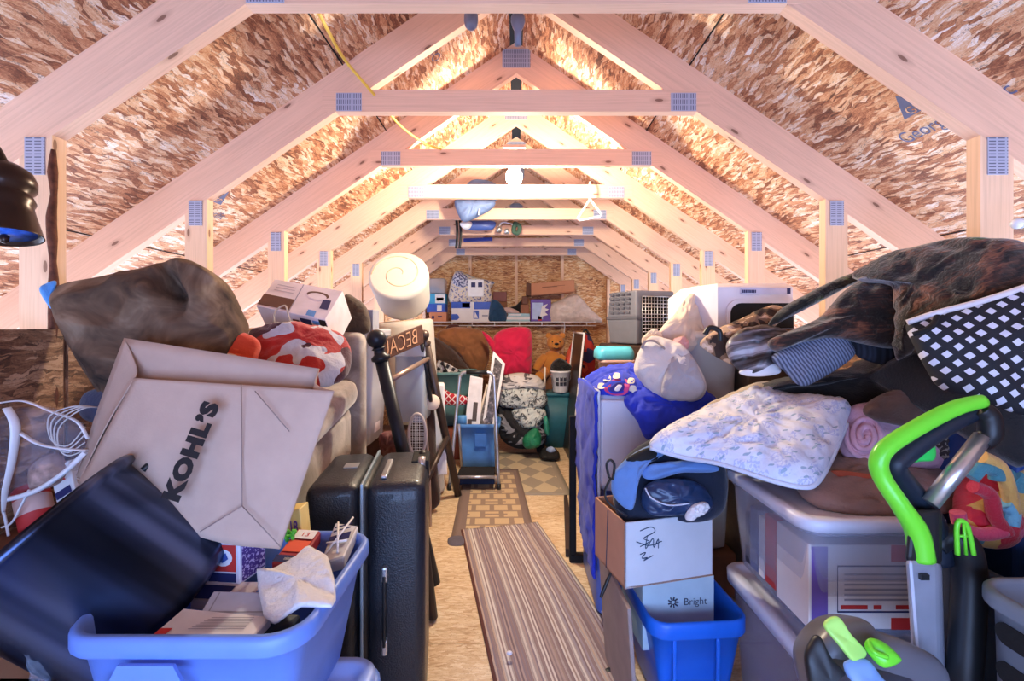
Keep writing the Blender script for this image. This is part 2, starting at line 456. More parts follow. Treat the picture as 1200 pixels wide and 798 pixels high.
for sd,nm in ((-1,'ceiling_left'),(1,'ceiling_right')):
    d=V((sd*cs,0,-SL*cs)); nrm=V((sd*SL*cs,0,cs)); o=V((sd*.034,0,PK+RV-SL*.034)); Lr=2.9
    mb=MB(); th=.012
    q=[o+V((0,YF,0)),o+V((0,YB,0)),o+d*Lr+V((0,YB,0)),o+d*Lr+V((0,YF,0))]
    uv=[(YF,0),(YB,0),(YB,Lr),(YF,Lr)]
    uvo=[(a+(0 if sd<0 else 17.3),b) for a,b in uv]
    mb.add(q,[[0,1,2,3]],0,False,uvo); mb.add([x+nrm*th for x in q],[[3,2,1,0]],0,False,uvo)
    for i in range(4):
        j=(i+1)%4; mb.add([q[i],q[j],q[j]+nrm*th,q[i]+nrm*th],[[0,1,2,3]],0)
    def dec(a0,a1,y0,y1,mi,off=.002):
        mb.add([o+d*a0+V((0,y0,0))-nrm*off,o+d*a0+V((0,y1,0))-nrm*off,o+d*a1+V((0,y1,0))-nrm*off,o+d*a1+V((0,y0,0))-nrm*off],[[0,1,2,3]],mi)
    for a in (.80,2.02): dec(a,a+.006,YF,YB,1)
    for y,a0,a1 in ((.629,0,.8),(3.069,0,.8),(5.509,0,.8),(1.849,.8,2.02),(4.289,.8,2.02)): dec(a0,a1,y-.003,y+.003,1)
    # printed mill stamps (grey ink) between the trusses
    def stamp(txt,a,y,size,sx=1.0,flipv=1):
        uu=V((0,1,0))*(1 if sd<0 else -1); vv=-d*1
        uu=V((0,-1,0)) if sd>0 else V((0,1,0))
        mb.text(txt,o+d*a+V((0,y,0)),uu,vv,size,2,.003,sx)
        n_=uu.cross(vv)
    def triangle(a,y,w):
        c=o+d*a+V((0,y,0)); n_=-nrm*.003
        mb.add([c-d*w*.7+n_,c+d*w*.35+V((0,-w*.62,0))+n_,c+d*w*.35+V((0,w*.62,0))+n_],[[0,1,2]],2)
        n2=-nrm*.004
        mb.text('GP',c+d*w*.14-nrm*.001,V((0,-1,0)) if sd>0 else V((0,1,0)),-d,w*.5,3,.003,1)
    if sd>0:
        triangle(1.45,1.42,.085); stamp('Georgia-Pacific',1.545,1.375,.07,.82)
    else:
        triangle(1.62,2.1,.08); stamp('Georgia-Pacific',1.71,2.1,.06,.85)
        stamp('APA',1.26,.86,.07); stamp('EXTERIOR',1.47,.98,.045); stamp('RO',.42,2.12,.07)
    mk(nm,mb,[M_osb,M_dark,M_ink,M_osb],kind='structure',flip=False)
mb=MB(); mb.bx(-.16,.16,YF,YB,PK+RV+.02,PK+RV+.035); mk('trim_1',mb,M_dark,kind='structure')  # dark ridge cap added above the slot to keep sky light out
# far gable wall with its studs
mb=MB(); mb.prism([(-2.4,0),(2.4,0),(2.4,und(2.4)+RV),(0,PK+RV),(-2.4,und(2.4)+RV)],(0,YB,0),(1,0,0),(0,0,1),(0,.012,0))
wb=mk('wall_back',mb,M_osbw,kind='structure')
for x in (-1.22,-.61,0,.61,1.22):
    mb=MB(); mb.hexa([V((x-.019,YB-.089,0)),V((x+.019,YB-.089,0)),V((x+.019,YB,0)),V((x-.019,YB,0))]+[V((a,b,und(x)+.1)) for a,b in ((x-.019,YB-.089),(x+.019,YB-.089),(x+.019,YB),(x-.019,YB))])
    mk('wall_stud',mb,M_wood2,parent=wb,kind='structure')
# unseen gable behind the photographer; its low window opening is added for blue fill
mb=MB(); y=YF-.01
for poly in ([(-2.3,0),(-.9,0),(-.9,2.14),(-2.3,1.2)],[(-.9,0),(.9,0),(.9,.3),(-.9,.3)],[(.9,0),(2.3,0),(2.3,1.2),(.9,2.14)],[(-.9,1.3),(.9,1.3),(.9,2.14),(0,PK+RV),(-.9,2.14)]):
    mb.prism(poly,(0,y,0),(1,0,0),(0,0,1),(0,-.012,0))
mk('wall_front',mb,M_osbw,kind='structure')
mb=MB()
for x0,x1,z0,z1 in ((-.94,-.9,.26,1.34),(.9,.94,.26,1.34),(-.9,.9,.26,.3),(-.9,.9,1.3,1.34),(-.02,.02,.3,1.3)): mb.bx(x0,x1,y-.05,y+.02,z0,z1)
mk('added_window_1',mb,M_white,kind='structure')
# low side walls of sheathing on the knee studs
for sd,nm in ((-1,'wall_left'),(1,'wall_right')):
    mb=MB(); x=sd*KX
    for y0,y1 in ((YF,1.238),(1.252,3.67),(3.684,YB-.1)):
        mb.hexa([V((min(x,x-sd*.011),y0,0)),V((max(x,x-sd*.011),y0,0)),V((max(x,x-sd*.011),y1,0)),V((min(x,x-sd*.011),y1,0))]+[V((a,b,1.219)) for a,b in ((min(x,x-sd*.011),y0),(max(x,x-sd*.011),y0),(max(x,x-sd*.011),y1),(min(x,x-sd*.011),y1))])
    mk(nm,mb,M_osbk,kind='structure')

# ---------------------------------------------------------------- trusses
def truss():
    r=thing('roof_truss','', 'roof truss','roof trusses')
    t=.038; X=2.42
    for sd in (-1,1):
        mb=MB(); L=math.hypot(X,X*SL)
        a=V((0,-t/2,PK)); b=V((sd*X,-t/2,und(X))); up=V((0,0,RV)); dy=V((0,t,0))
        q=[a,b,b+up,a+up]; k=math.hypot(1,SL)
        sh=SL*cs*RV; hv=RV*cs
        uv=[(0,0),(L,0),(L-sh,hv),(-sh,hv)]
        if sd>0: uv=[(u+5.2,v+.4) for u,v in uv]
        mb.add(q,[[0,1,2,3]],0,False,uv); mb.add([p+dy for p in q],[[3,2,1,0]],0,False,uv)
        for i,ln in ((0,L),(1,RV),(2,L),(3,RV)):
            j=(i+1)%4; mb.add([q[i],q[j],q[j]+dy,q[i]+dy],[[0,1,2,3]],0,False,[(2,.2),(2+ln,.2),(2+ln,.2+t),(2,.2+t)])
        mk('rafter',mb,M_wood,r)
    mb=MB(); mb.bx(-.78,.78,-t/2-.001,t/2-.002,2.09,2.178); mk('collar_tie',mb,M_wood,r)
    for sd in (-1,1):
        x0,x1=sd*KX,sd*(KX+.089); z0=und(KX); z1=und(KX+.089)
        if sd<0: x0,x1,z0,z1=x1,x0,z1,z0
        mb=MB(); mb.hexa([V((x0,-t/2-.001,0)),V((x1,-t/2-.001,0)),V((x1,t/2-.001,0)),V((x0,t/2-.001,0)),V((x0,-t/2-.001,z0)),V((x1,-t/2-.001,z1)),V((x1,t/2-.001,z1)),V((x0,t/2-.001,z0))])
        mk('knee_stud',mb,M_wood2,r)
    def plate(x,z,w,h,a=0):
        mb=MB(); y=-t/2-.0035
        u=V((math.cos(a),0,math.sin(a)))*w; v=V((-math.sin(a),0,math.cos(a)))*h
        mb.edgebox(V((x,y,z))-u/2-v/2,u,V((0,.003,0)),v); mk('connector_plate',mb,M_plate,r)
    for sd in (-1,1):
        plate(sd*.672,2.128,.102,.072); plate(sd*1.288,1.682,.054,.1)
    plate(0,2.664,.15,.1)
    return r
TL=['roof truss nearest the camera, its collar tie crossing the top edge of the photo',
 'second roof truss, wide collar tie just below the two grey bulb fixtures',
 'third roof truss, whose collar tie hangs directly in front of the lit bulb',
 'fourth roof truss, brightly lit, with the white hanger hooked on its tie',
 'fifth roof truss, with the blue bag draped before its collar tie',
 'sixth roof truss, dark collar tie with the green decoration lying along it',
 'seventh roof truss, with a thin blue board lying on its collar tie',
 'last roof truss, the one closest to the far particle board wall']
t0=truss(); tk=[o for o in COL.objects if o.parent==t0]
for i in range(8):
    if i==0: r=t0
    else:
        r=t0.copy(); COL.objects.link(r)
        for k in tk:
            c=k.copy(); COL.objects.link(c); c.parent=r
    r.location=(0,(i+2)*S+.019,0); r['label']=TL[i]; PLACED.add(r.name)

mb=MB(); rr_=random.Random(3)
mb.tube([V((-KX+rr_.uniform(-.004,.004),-.0185,.02+k*.06)) for k in range(29)],[rr_.choice((.005,.007,.011)) for k in range(29)],8,sub=3)
mk('bark_edge',mb,plain('bark',rgb(96,54,38),.9,var=.4,vs=60,bump=.8),t0)
# bulb in its keyless holder
t=thing('light_bulb','glowing bare light bulb in a porcelain holder under the third collar tie','light')
mb=MB(); B=V((-.012,2.62,2.11))
prof=[(.004,-.074),(.024,-.068),(.041,-.05),(.048,-.026),(.046,-.004),(.034,.018),(.02,.032),(.014,.042)]
mb.lathe(prof,B,(0,0,1),20); 
m=NT('bulb_glow'); m.col((1,.95,.85)); m.set(Emission_Color=(1,.93,.8,1),Emission_Strength=60); mk('bulb',mb,m.m,t)
mb=MB(); mb.lathe([(.02,.035),(.03,.038),(.034,.06),(.05,.07),(.055,.088),(.0,.09)],B,(0,0,1),24); mk('lamp_holder',mb,M_white,t)
mb=MB(); mb.bx(-.07,.05,2.463,2.68,2.196,2.212); mk('mounting_board',mb,M_wood2,t)

# grey bulb-shaped fixtures hung on the nearest tie
for (px,py0,py1,d,lab,tip) in ((552,14,35,1.5,'left of two grey bulb-shaped fixtures at the roof peak, round bottomed',0),(607,14,56,1.5,'right of two grey bulb-shaped fixtures at the roof peak, with a narrow neck',1)):
    t=thing('spotlight_bulb',lab,'spotlight','grey bulb fixtures at the peak')
    c=P(px,py0,d); r_=.023
    mb=MB()
    if tip: mb.lathe([(.012,0),(r_,-.018),(r_*1.02,-.032),(r_*.8,-.05),(.012,-.062),(.0115,-.11),(.002,-.112)],c,(0,0,1),20)
    else: mb.lathe([(.015,0),(r_,-.012),(r_*1.03,-.03),(r_*.85,-.048),(r_*.4,-.058),(.001,-.06)],c,(0,0,1),20)
    mk('bulb_body',mb,plain('grey_bulb',rgb(96,98,118),.35,var=.2),t)
    mb=MB(); mb.lathe([(.016,-.004),(.018,.01),(.014,.03),(.012,.07)],c,(0,0,1),16); 
    mb.tube([c+V((0,0,.06)),c+V((0,-.08,.12)),c+V((0,-.235,.1))],.006,8); mk('socket',mb,M_black,t)

# yellow extension cord draped over the ties
mb=MB(); mb.tube([P(373,14,1.27),P(384,35,1.42),P(404,70,1.6),P(436,108,1.81),P(448,122,1.9),P(470,148,2.1),P(498,168,2.32),P(517,175,2.4)],.0055,8)
mk('extension_cord',mb,plain('yellow_cord',rgb(222,184,70),.5),label='yellow extension cord draped from collar tie to collar tie at upper left',cat='cord')
# white hanger on a tie
mb=MB(); d=3.0
mb.tube([P(691,234,d),P(677,256,d),P(679,258,d),P(703,254,d),P(705,251,d),P(692,234,d)],.0075,8,sub=1)
mb.tube([P(691,234,d),P(691,221,d),P(691,214,d+.03),P(692,213,d+.09)],.005,8)
mk('clothes_hanger',mb,M_white,label='white triangular plastic hanger hooked over a collar tie',cat='hanger')
# bag and bits lying over the ties
t=thing('duffel_bag','slate blue bag drooping between collar ties behind the bulb','bag')
mb=MB(); mb.puff([(533,236),(545,233),(565,234),(580,236),(577,244),(562,253),(545,260),(538,254)],.07,3.4,wr=.012,wf=14,seed=3); mk('bag_body',mb,plain('slate_blue',rgb(92,110,150),.7,bump=.3),t)
mb=MB(); mb.puff([(544,222),(555,211),(575,213),(584,220),(580,236),(550,236)],.06,3.42,wr=.01,seed=5); mk('bag_top',mb,plain('slate_blue',rgb(92,110,150),.7,bump=.3),t)
mb=MB(); mb.rod(P(561,252,3.31),P(562,245,3.31),.006,8); mk('zip_pull',mb,M_white,t)
mb=MB()
for x in (535,539): mb.tube([P(x,258,4.2),P(x+1,275,4.2),P(x-.5,291,4.2)],.012,8,flat=.4)
mk('luggage_strap',mb,M_black,label='black strap dangling from the rafters left of the green decoration',cat='strap')
mb=MB(); mb.edgebox(P(543,283,4.84),P(577,281.5,4.84)-P(543,283,4.84),V((0,.1,0)),V((0,0,.035)),bevel=.006); mk('plank',mb,plain('deep_blue',rgb(44,62,150),.5),label='thin blue board lying across the far collar ties',cat='board')
t=thing('sled','blue and white plastic sled lying on the ties above the black strap','sled')
mb=MB(); mb.puff([(541,262),(548,259),(578,259),(580,266),(572,270),(548,269)],.05,4.05,seed=2); mk('shell',mb,plain('sled_blue',rgb(70,92,160),.4),t)
mb=MB(); mb.puff([(539,262),(547,259),(554,262),(550,268),(543,268)],.06,4.02); mk('tip',mb,M_white,t)
t=thing('garland','small green and silver decoration hanging under a middle collar tie','decoration')
mb=MB(); mb.tube([P(604,262,4.05),P(609,266,4.05),P(607,273,4.05),P(602,271,4.05),P(603,264,4.05)],.02,8,closed=True); mk('greenery',mb,plain('pine_green',rgb(58,88,74),.8,bump=.6),t)
mb=MB(); mb.ball(P(585,269,4.05),.028); mb.ball(P(594,271,4.05),.025); mb.tube([P(584,268,4.05),P(588,261,4.05),P(598,262,4.05),P(603,265,4.05)],.008,8); mk('silver_ball',mb,M_silver,t)

# floor lamp whose head shows at the left edge
t=thing('floor_lamp','dark bronze lamp head with a blue mouth at the left edge','lamp')
D=.92; c=P(0,232,D)
mb=MB(); ax=V((.16,-.12,-1)).normalized(); o=P(3,196,D)
mb.lathe([(.002,-.01),(.026,-.004),(.044,.012),(.05,.03),(.049,.046),(.04,.056),(.043,.062),(.047,.074),(.043,.083),(.046,.1),(.056,.145),(.057,.148),(.053,.146),(.042,.1),(.03,.085)],o,ax,28,cap1=True); mk('lamp_shade',mb,plain('bronze',rgb(50,34,28),.3,metal=.5),t)
mb=MB(); mb.lathe([(.002,.138),(.046,.138),(.047,.141),(.002,.142)],o,ax,24)
for k in range(6):
    a=k*1.05; 
mk('lamp_lens',mb,plain('blue_lens',rgb(60,110,210),.3,var=.5,vs=60),t)
mb=MB(); mb.lathe([(.004,.142),(.008,.146),(.006,.158),(.001,.16)],o,ax,10); mk('finial',mb,plain('bronze',rgb(50,34,28),.3,metal=.5),t)
mb=MB(); mb.tube([o+V((0,0,.005)),o+V((-.03,0,.05)),o+V((-.085,.0,.05)),o+V((-.11,0,-.02)),o+V((-.112,0,-.4)),V((o.x-.112,o.y,.03))],.011,10); mk('pole',mb,plain('bronze',rgb(50,34,28),.3,metal=.5),t)
mb=MB(); mb.lathe([(.12,0),(.12,.012),(.1,.025),(.015,.035)],(o.x-.112,o.y,0),(0,0,1),28); mk('base',mb,plain('bronze',rgb(50,34,28),.3,metal=.5),t)
# white rod end at right edge
t=thing('curtain_rod','white rounded rod end beside the right knee stud at the right edge','rod')
mb=MB(); a=P(1192,262,1.05); mb.tube([a,a+V((.1,-.01,-.003))],.012,12,sub=1); mb.ball(a,.0125,14); mk('rod',mb,M_white,t)
mb=MB(); mb.lathe([(.0125,0),(.0128,.004),(.0125,.02)],a+V((.01,-.001,0)),V((1,-.1,-.03)),12); mk('collar',mb,plain('tan_collar',rgb(200,160,90),.5),t)
# ================================================================ LEFT SIDE
def fab(name,c,var=.14,bump=.5,bs=160,sheen=.25,vs=9): return plain(name,c,.9,var=var,vs=vs,bump=bump,bs=bs,sheen=sheen)
M_suede=pattern('taupe_suede',lambda t:t.ramp(t.noise(t.obj(),7,4,.6,.8).outputs[0],[(.32,rgb(46,32,24)),(.46,rgb(86,64,48)),(.58,rgb(116,92,72)),(.74,rgb(156,134,112))]),.9,.25,0)
M_suede2=pattern('light_taupe_suede',lambda t:t.ramp(t.noise(t.obj(),8,4,.6,.6).outputs[0],[(.3,rgb(112,100,94)),(.5,rgb(146,134,128)),(.7,rgb(178,168,162))]),.9,.25,.4)
# --- totes in the near left corner
TX0,TX1=-.7775,-.352; TY0,TY1=.745,1.15; TZ=.712
t=thing('storage_tote','lidded periwinkle blue tote on the floor under the open blue tote','tote')
mb=MB(); tote(mb,-.59,.885,.0,.40,.5,.44,.05,taper=.05); mk('tub',mb,M_blue,t)
mb=MB(); lid(mb,-.59,.885,.42,.51,.45,.055,h=.03); mk('lid',mb,plain('tote_lid_blue',rgb(150,176,236),.4,var=.03),t)
t=thing('storage_tote','open periwinkle blue tote at lower left, full of papers and toys','tote')
mb=MB(); tote(mb,(TX0+TX1)/2,(TY0+TY1)/2,.425,TZ,TX1-TX0-.03,TY1-TY0-.03,.06,taper=.05,lip=.015,liph=.034); mk('tub',mb,M_blue,t)
mb=MB(); y=TY0-.004
mb.prism([(-.06,-.028),(-.045,0),(.045,0),(.06,-.028)],(-.6,y,TZ-.035),(1,0,0),(0,0,1),(0,-.006,0)); mb.tube([V((-.68,y+.01,TZ-.09)),V((-.67,y,TZ-.075)),V((-.56,y,TZ-.075)),V((-.55,y+.01,TZ-.09))],.006,8); mk('latch_ridge',mb,M_blue,t)
# contents of the tote
def printed(name,label,cat,o,u,v,h,mats,decs=(),texts=(),group=None,bevel=.002):
    """flat or boxy printed thing: o corner, u and v edges of its printed face, h depth behind the face"""
    n=u.cross(v).normalized(); mb=MB()
    q=[o-n*h,o+u-n*h,o+u+v-n*h,o+v-n*h,o,o+u,o+u+v,o+v]
    mb.hexa(q,bevel,1)
    for d in decs:
        if len(d)==5: mb.decal(o,u,v,*d)
        else: mb.decal(o,u,v,0,0,0,0,d[0],d[2] if len(d)>2 else .0012,d[1])
    for (tx,a,b,sz,mi,*k) in texts:
        kw=k[0] if k else {}
        mb.text(tx,o+u*a+v*b,kw.get('u',u),kw.get('v',v),sz,mi,**{k_:w for k_,w in kw.items() if k_ not in('u','v')})
    return mk(name,mb,mats,None,label,cat,group)
M_news=plain('newsprint',rgb(214,214,222),.85,var=.05)
M_grey=plain('grey_print',rgb(150,152,168),.8)
a,b,c,dd=P(168,752,.795),P(290,752,.79),P(318,722,.86),P(215,712,.885)
mb=MB(); mb.hexa([a-V((0,0,.02)),b-V((0,0,.02)),c-V((0,0,.02)),dd-V((0,0,.02)),a,b,c,dd],.003,1)
u=b-a; v=dd-a
for k in range(7): mb.decal(a,u,v,.3+.02*k,.86,.33+k*.055,.35+k*.055,1)
mb.decal(a,u,v,.02,.14,.05,.36,2); mb.decal(a,u,v,.32,.48,.1,.18,2); mb.decal(a,u,v,.54,.62,.1,.18,3); mb.decal(a,u,v,.68,.86,.11,.17,1)
mk('flyer',mb,[M_news,M_grey,M_red,M_navy],None,'white printed flyer lying in the tote just below the black pot','flyer')
a,b,c,dd=P(232,722,.865),P(322,722,.87),P(330,694,.93),P(250,692,.935)
mb=MB(); z=V((0,0,.025)); mb.hexa([a-z,b-z,c-z,dd-z,a,b,c,dd],.003,1); u=b-a;v=dd-a
mb.decal(a,u,v,.1,.98,.12,.16,1); mb.decal(a,u,v,.1,.12,.12,.9,1)
mk('catalogue',mb,[plain('pale_catalogue',rgb(186,194,214),.6),M_grey],None,'pale catalogue under the dark cover magazine in the tote','catalogue')
a,b,c,dd=P(222,701,.955),P(318,707,.93),P(322,681,.99),P(243,680,1.0)
mb=MB(); mb.hexa([a-z,b-z,c-z,dd-z,a,b,c,dd],.003,1); u=b-a;v=dd-a
mb.decal(a,u,v,.0,.42,.0,.75,1)
for k in range(4): mb.decal(a,u,v,.35,.95,.06+.1*k,.11+.1*k,2)
mb.decal(a,u,v,.72,.97,.5,.9,3)
mk('magazine',mb,[plain('magazine_page',rgb(206,196,208),.5),M_navy,M_ink2,plain('print_blue',rgb(70,110,190),.5)],None,'magazine with a dark navy cover beside the red and purple box','magazine')
mb=MB(); a,b,c,dd=P(296,757,.80),P(330,751,.82),P(352,720,.92),P(318,718,.90)
mb.hexa([a-z,b-z,c-z,dd-z,a,b,c,dd],.003,1); mk('folder',mb,plain('dark_teal',rgb(22,36,58),.5),None,'dark folder wedged against the near right rim of the blue tote','folder')
# red / purple toy box with a bird crest
o=P(243,684,1.0); u=P(281,686,.985)-o; v=P(243,634,1.02)-o
w=P(312,664,1.05)-P(281,686,.985)
mb=MB(); mb.edgebox(o,u,w,v,bevel=.002,seg=1,fm=None)
mb.decal(o,u,v,.05,.9,.3,.92,1); mb.decal(o,u,v,.05,.9,.06,.26,2)
cc=[(.5+.3*math.cos(k*.4189),.62+.2*math.sin(k*.4189)) for k in range(15)]; mb.decal(o,u,v,0,0,0,0,3,.0018,cc)
cc=[(.34,.56),(.5,.5),(.68,.6),(.6,.74),(.48,.66),(.42,.74)]; mb.decal(o,u,v,0,0,0,0,4,.0026,cc)
mb.decal(o+u,w,v,.08,.95,.05,.95,5)
mk('toy_box',mb,[plain('box_white',rgb(212,216,236),.5),M_red,M_navy,plain('badge_white',rgb(226,230,240),.5),plain('badge_blue',rgb(60,90,170),.5),pattern('purple_print',lambda t:t.ramp(t.noise(t.uv(),160,3).outputs[0],[(.42,rgb(80,56,140)),(.55,rgb(196,184,230))],True),.5)],None,'red and white box with round blue crest and purple side in the tote','box')
# navy and red snack box lying tilted
a,b,c,dd=P(318,659,1.0),P(350,661,1.0),P(376,622,1.13),P(349,619,1.13); z=V((0,0,.03))
mb=MB(); mb.hexa([a-z,b-z,c-z,dd-z,a,b,c,dd],.003,1); u=b-a;v=dd-a
mb.decal(a,u,v,.06,.9,.3,.62,1); mb.decal(a,u,v,.1,.9,.68,.95,2); mb.decal(a,u,v,.0,1,.02,.2,3); mb.text('PEtdoku',a+u*.5+v*.11,u,v,.013,4,.002) if 0 else mb.decal(a,u,v,.35,.8,.08,.14,4)
mb.text('13',a+u*.5+v*.8,u,v,.022,5,.002)
mk('card_box',mb,[plain('red_box',rgb(160,52,62),.5),plain('orange_red',rgb(226,92,64),.5),M_paper,M_navy,M_paper,M_red],None,'navy and red card box propped beside the white cloth in the tote','box')
mb=MB(); o=P(338,634,1.16); u=P(354,632,1.14)-o; v=P(335,599,1.17)-o; mb.edgebox(o,u,V((0,.05,0)),v,bevel=.002,seg=1); mb.text('18',o+u*.5+v*.42,u,v,.04,1,.002,.8,.001)
mk('number_card',mb,[M_yel,M_purple],None,'yellow card with the number 18 standing at the back of the tote','card')
mb=MB()
for k in range(16): 
    c=P(338+R.uniform(-9,9),630+R.uniform(-7,7),1.1+R.uniform(-.02,.02)); mb.tube([c,c+V((R.uniform(-.02,.02),R.uniform(-.02,.01),R.uniform(0,.03)))],.004,6,sub=1)
mk('ribbon_bow',mb,plain('leaf_green',rgb(88,190,60),.5),None,'bright green ribbon bow beside the yellow number card','bow')
mb=MB(); a,b,c,dd=P(375,660,1.02),P(403,652,1.02),P(420,616,1.14),P(393,612,1.15); z=V((0,0,.03)); mb.hexa([a-z,b-z,c-z,dd-z,a,b,c,dd],.003,1); u=b-a;v=dd-a
mb.decal(a,u,v,.02,.98,.42,.6,1); mb.decal(a,u,v,.1,.9,.7,.74,1); mb.decal(a,u,v,.1,.9,.8,.84,1)
for p,q in (((.1,.1),(.9,.9)),((.2,.9),(.7,.05)),((.0,.4),(.95,.3))): mb.rod(a+u*p[0]+v*p[1]+V((0,0,.006)),a+u*q[0]+v*q[1]+V((0,0,.008)),.0025,6,2)
mk('game_box',mb,[plain('cream_box',rgb(206,206,206),.6),M_navy,M_white],None,'cream game box with white sticks on top at the far right corner of the tote','box')
# white sock / cloth over the rim
mb=MB(); mb.puff([(301,669,.96),(318,668,.98),(345,655,1.0),(362,640,1.03),(384,652,.98),(392,680,.9),(394,702,.86),(388,711,.83),(352,710,.83),(322,731,.82),(309,722,.85),(303,692,.92)],.009,wr=.006,wf=26,back=.8,seed=4,sharp=True,pw=.3)
mk('washcloth',mb,fab('washcloth_white',rgb(214,216,222),var=.06,bump=.6),None,'white cloth draped over the right side of the open blue tote','cloth')
# --- black stock pot tipped on its side
t=thing('stock_pot','large black stock pot tipped over on the open blue tote','pot')
c=P(130,672,.96); ax=V((-.64,-.24,.66)).normalized(); r_=.172; hl=.145
mb=MB(); mb.lathe([(r_*.9,-hl-.001),(r_*.97,-hl+.008),(r_,-hl+.03),(r_,hl-.01),(r_+.014,hl-.006),(r_+.017,hl+.004),(r_+.01,hl+.014),(r_-.004,hl+.006),(r_-.006,hl-.03),(r_-.006,-hl+.03),(r_*.9,-hl+.01)],c,ax,56)
pt=NT('enamel_black_reflect'); pn=pt.noise(pt.mapping(pt.uv(),0,(11,.5,1)),1,2,.5); pt.col(pt.ramp(pn.outputs[0],[(.35,rgb(34,40,56)),(.52,rgb(62,74,104)),(.68,rgb(108,124,164))])); pt.set(Roughness=.3,Metallic=.9); pt.link(pt.math('ADD',pt.math('MULTIPLY',pn.outputs[0],.25),.2),pt.b.inputs['Roughness'])  # black enamel with blue reflections painted into its colour as streaks
mk('pot_body',mb,pt.m,t)
sd=ax.cross(V((0,1,0))).normalized()
for sg in (1,-1):
    sd0=ax.cross(V((0,1,0))).normalized(); bk=ax.cross(sd0).normalized(); bk=bk if bk.y>0 else -bk; sd=(sd0*.75-bk*.66*sg).normalized()
    mb=MB(); b=c+ax*(hl-.035)+(-sd*sg)*(r_+.001)
    tt=ax.cross(sd); mb.tube([b+tt*.045,b+tt*.04-sd*sg*.02,b-tt*.04-sd*sg*.02,b-tt*.045],.007,8); mk('handle',mb,M_black,t)
# --- paper bag
t=thing('shopping_bag','large brown paper shopping bag with bold black lettering leaning over the tote','paper bag')
kraft=plain('kraft_paper',rgb(186,160,144),.9,var=.05,vs=20,bump=.12,bs=200)
def plate3(mb,q,th,mi=0,res=10,wr=.003,seed=0):
    rows=[[q[0].lerp(q[1],i/3) for i in range(4)],[q[3].lerp(q[2],i/3) for i in range(4)]]
    mid=[(a+b)/2+V((0,-.006,0)) for a,b in zip(*rows)]
    mb.sheet([rows[0],mid,rows[1]],res,res,th,wr,7,mi,seed)
A,B,Cc,Dd=P(92,568,1.02),P(328,643,.985),P(392,458,1.05),P(158,443,1.06)
mid=A.lerp(B,.62)
def bl(s,tv): return A.lerp(B,s).lerp(Dd.lerp(Cc,s),tv)
mb=MB()
# front panel with gentle bulge
rows=[[bl(s,tv)+V((0,-.018*math.sin(math.pi*s)*math.sin(math.pi*min(1,tv*1.1)),0)) for s in (0,.25,.5,.75,1)] for tv in (0,.25,.5,.75,1)]
rows[0]=[P(92,566,1.02),P(150,598,1.0),P(212,622,.985),P(270,638,.98),P(328,643,.985)]
mb.sheet(rows,20,20,.0025,.002,6)
mk('front_panel',mb,kraft,t)
mb=MB(); E,Fp=P(146,396,1.3),P(392,418,1.25)
back=[P(90,560,1.08),P(328,630,1.06),P(374,432,1.12),P(146,396,1.125)]
plate3(mb,back,.0025,seed=2)
mk('back_panel',mb,kraft,t)
mb=MB(); mb.sheet([[P(92,566,1.02),P(96,560,1.05),P(90,558,1.08)],[P(124,500,1.04),P(126,490,1.07),P(118,480,1.1)],[P(158,443,1.06),P(160,430,1.09),P(146,396,1.125)]],8,10,.0025); mk('side_gusset',mb,kraft,t)
mb=MB(); mb.sheet([[P(328,643,.985),P(330,634,1.02),P(328,630,1.06)],[P(360,550,1.02),P(350,545,1.05),P(352,530,1.09)],[P(392,458,1.05),P(370,450,1.08),P(374,432,1.12)]],8,10,.0025); mk('side_gusset',mb,kraft,t)
mb=MB(); mb.sheet([[P(92,566,1.02),P(212,622,.985),P(328,643,.985)],[P(90,562,1.08),P(212,612,1.06),P(328,630,1.06)]],10,6,.0025); mk('bag_bottom',mb,kraft,t)
mb=MB(); tu=(P(258,474,1.045)-P(213,580,1.0)); fu=tu.normalized(); fn=(B-A).cross(Dd-A).normalized()
fv=fn.cross(fu).normalized()
if fv.dot(V((-1,0,0)))<0: fv=-fv
tc=P(229,527,1.006)
nn=fu.cross(fv)
off=.016
if nn.y>0: off=-off
mb.text("KOHL\u2019S",tc+V((.012,-.006,.0)),fu,fv,.05,0,.022,1.15,.0036,space=1.1)
mk('lettering',mb,plain('black_print',rgb(28,22,24),.8),t)
mb=MB()
for q in (((236,622),(285,592)),((285,592),(330,640)),((285,592),(284,450)),((300,458),(340,505))):
    a_,b_=[P(x,y,.968+.07*(640-y)/190) for x,y in q]; mb.rod(a_+V((0,-.004,0)),b_+V((0,-.004,0)),.0012,5)
mk('fold_crease',mb,plain('crease',rgb(146,126,118),.9),t)
# --- white trimmed vinyl bag with cords at the far left
t=thing('vinyl_bag','clear vinyl bag with white piping beside the paper bag at left edge','bag')
d=1.12
vin=NT('clear_vinyl'); vin.col(rgb(170,184,206)); vin.set(Roughness=.12,Alpha=.17)
mb=MB(); mb.puff([(2,575),(0,500),(12,480),(60,478),(95,500),(102,520),(98,545),(70,566),(30,582)],.05,d,wr=.01,wf=18); mk('bag_body',mb,vin.m,t)
mb=MB()
W=[(0,472),(28,470),(60,482),(90,494),(103,514)]
mb.tube([P(x,y,d-.05) for x,y in W],.005,8,flat=.4)
mb.tube([P(22,506,d-.06),P(45,520,d-.06),P(75,526,d-.06),P(102,528,d-.05)],.006,8,flat=.4)
mb.tube([P(8,478,d-.07),P(18,500,d-.07),P(14,540,d-.07),P(6,575,d-.07),P(4,600,d-.07)],[.01,.012,.01,.008,.004],8,flat=.4)
mb.tube([P(6,586,d-.06),P(40,576,d-.06),P(72,556,d-.06),P(100,530,d-.05)],.006,8)
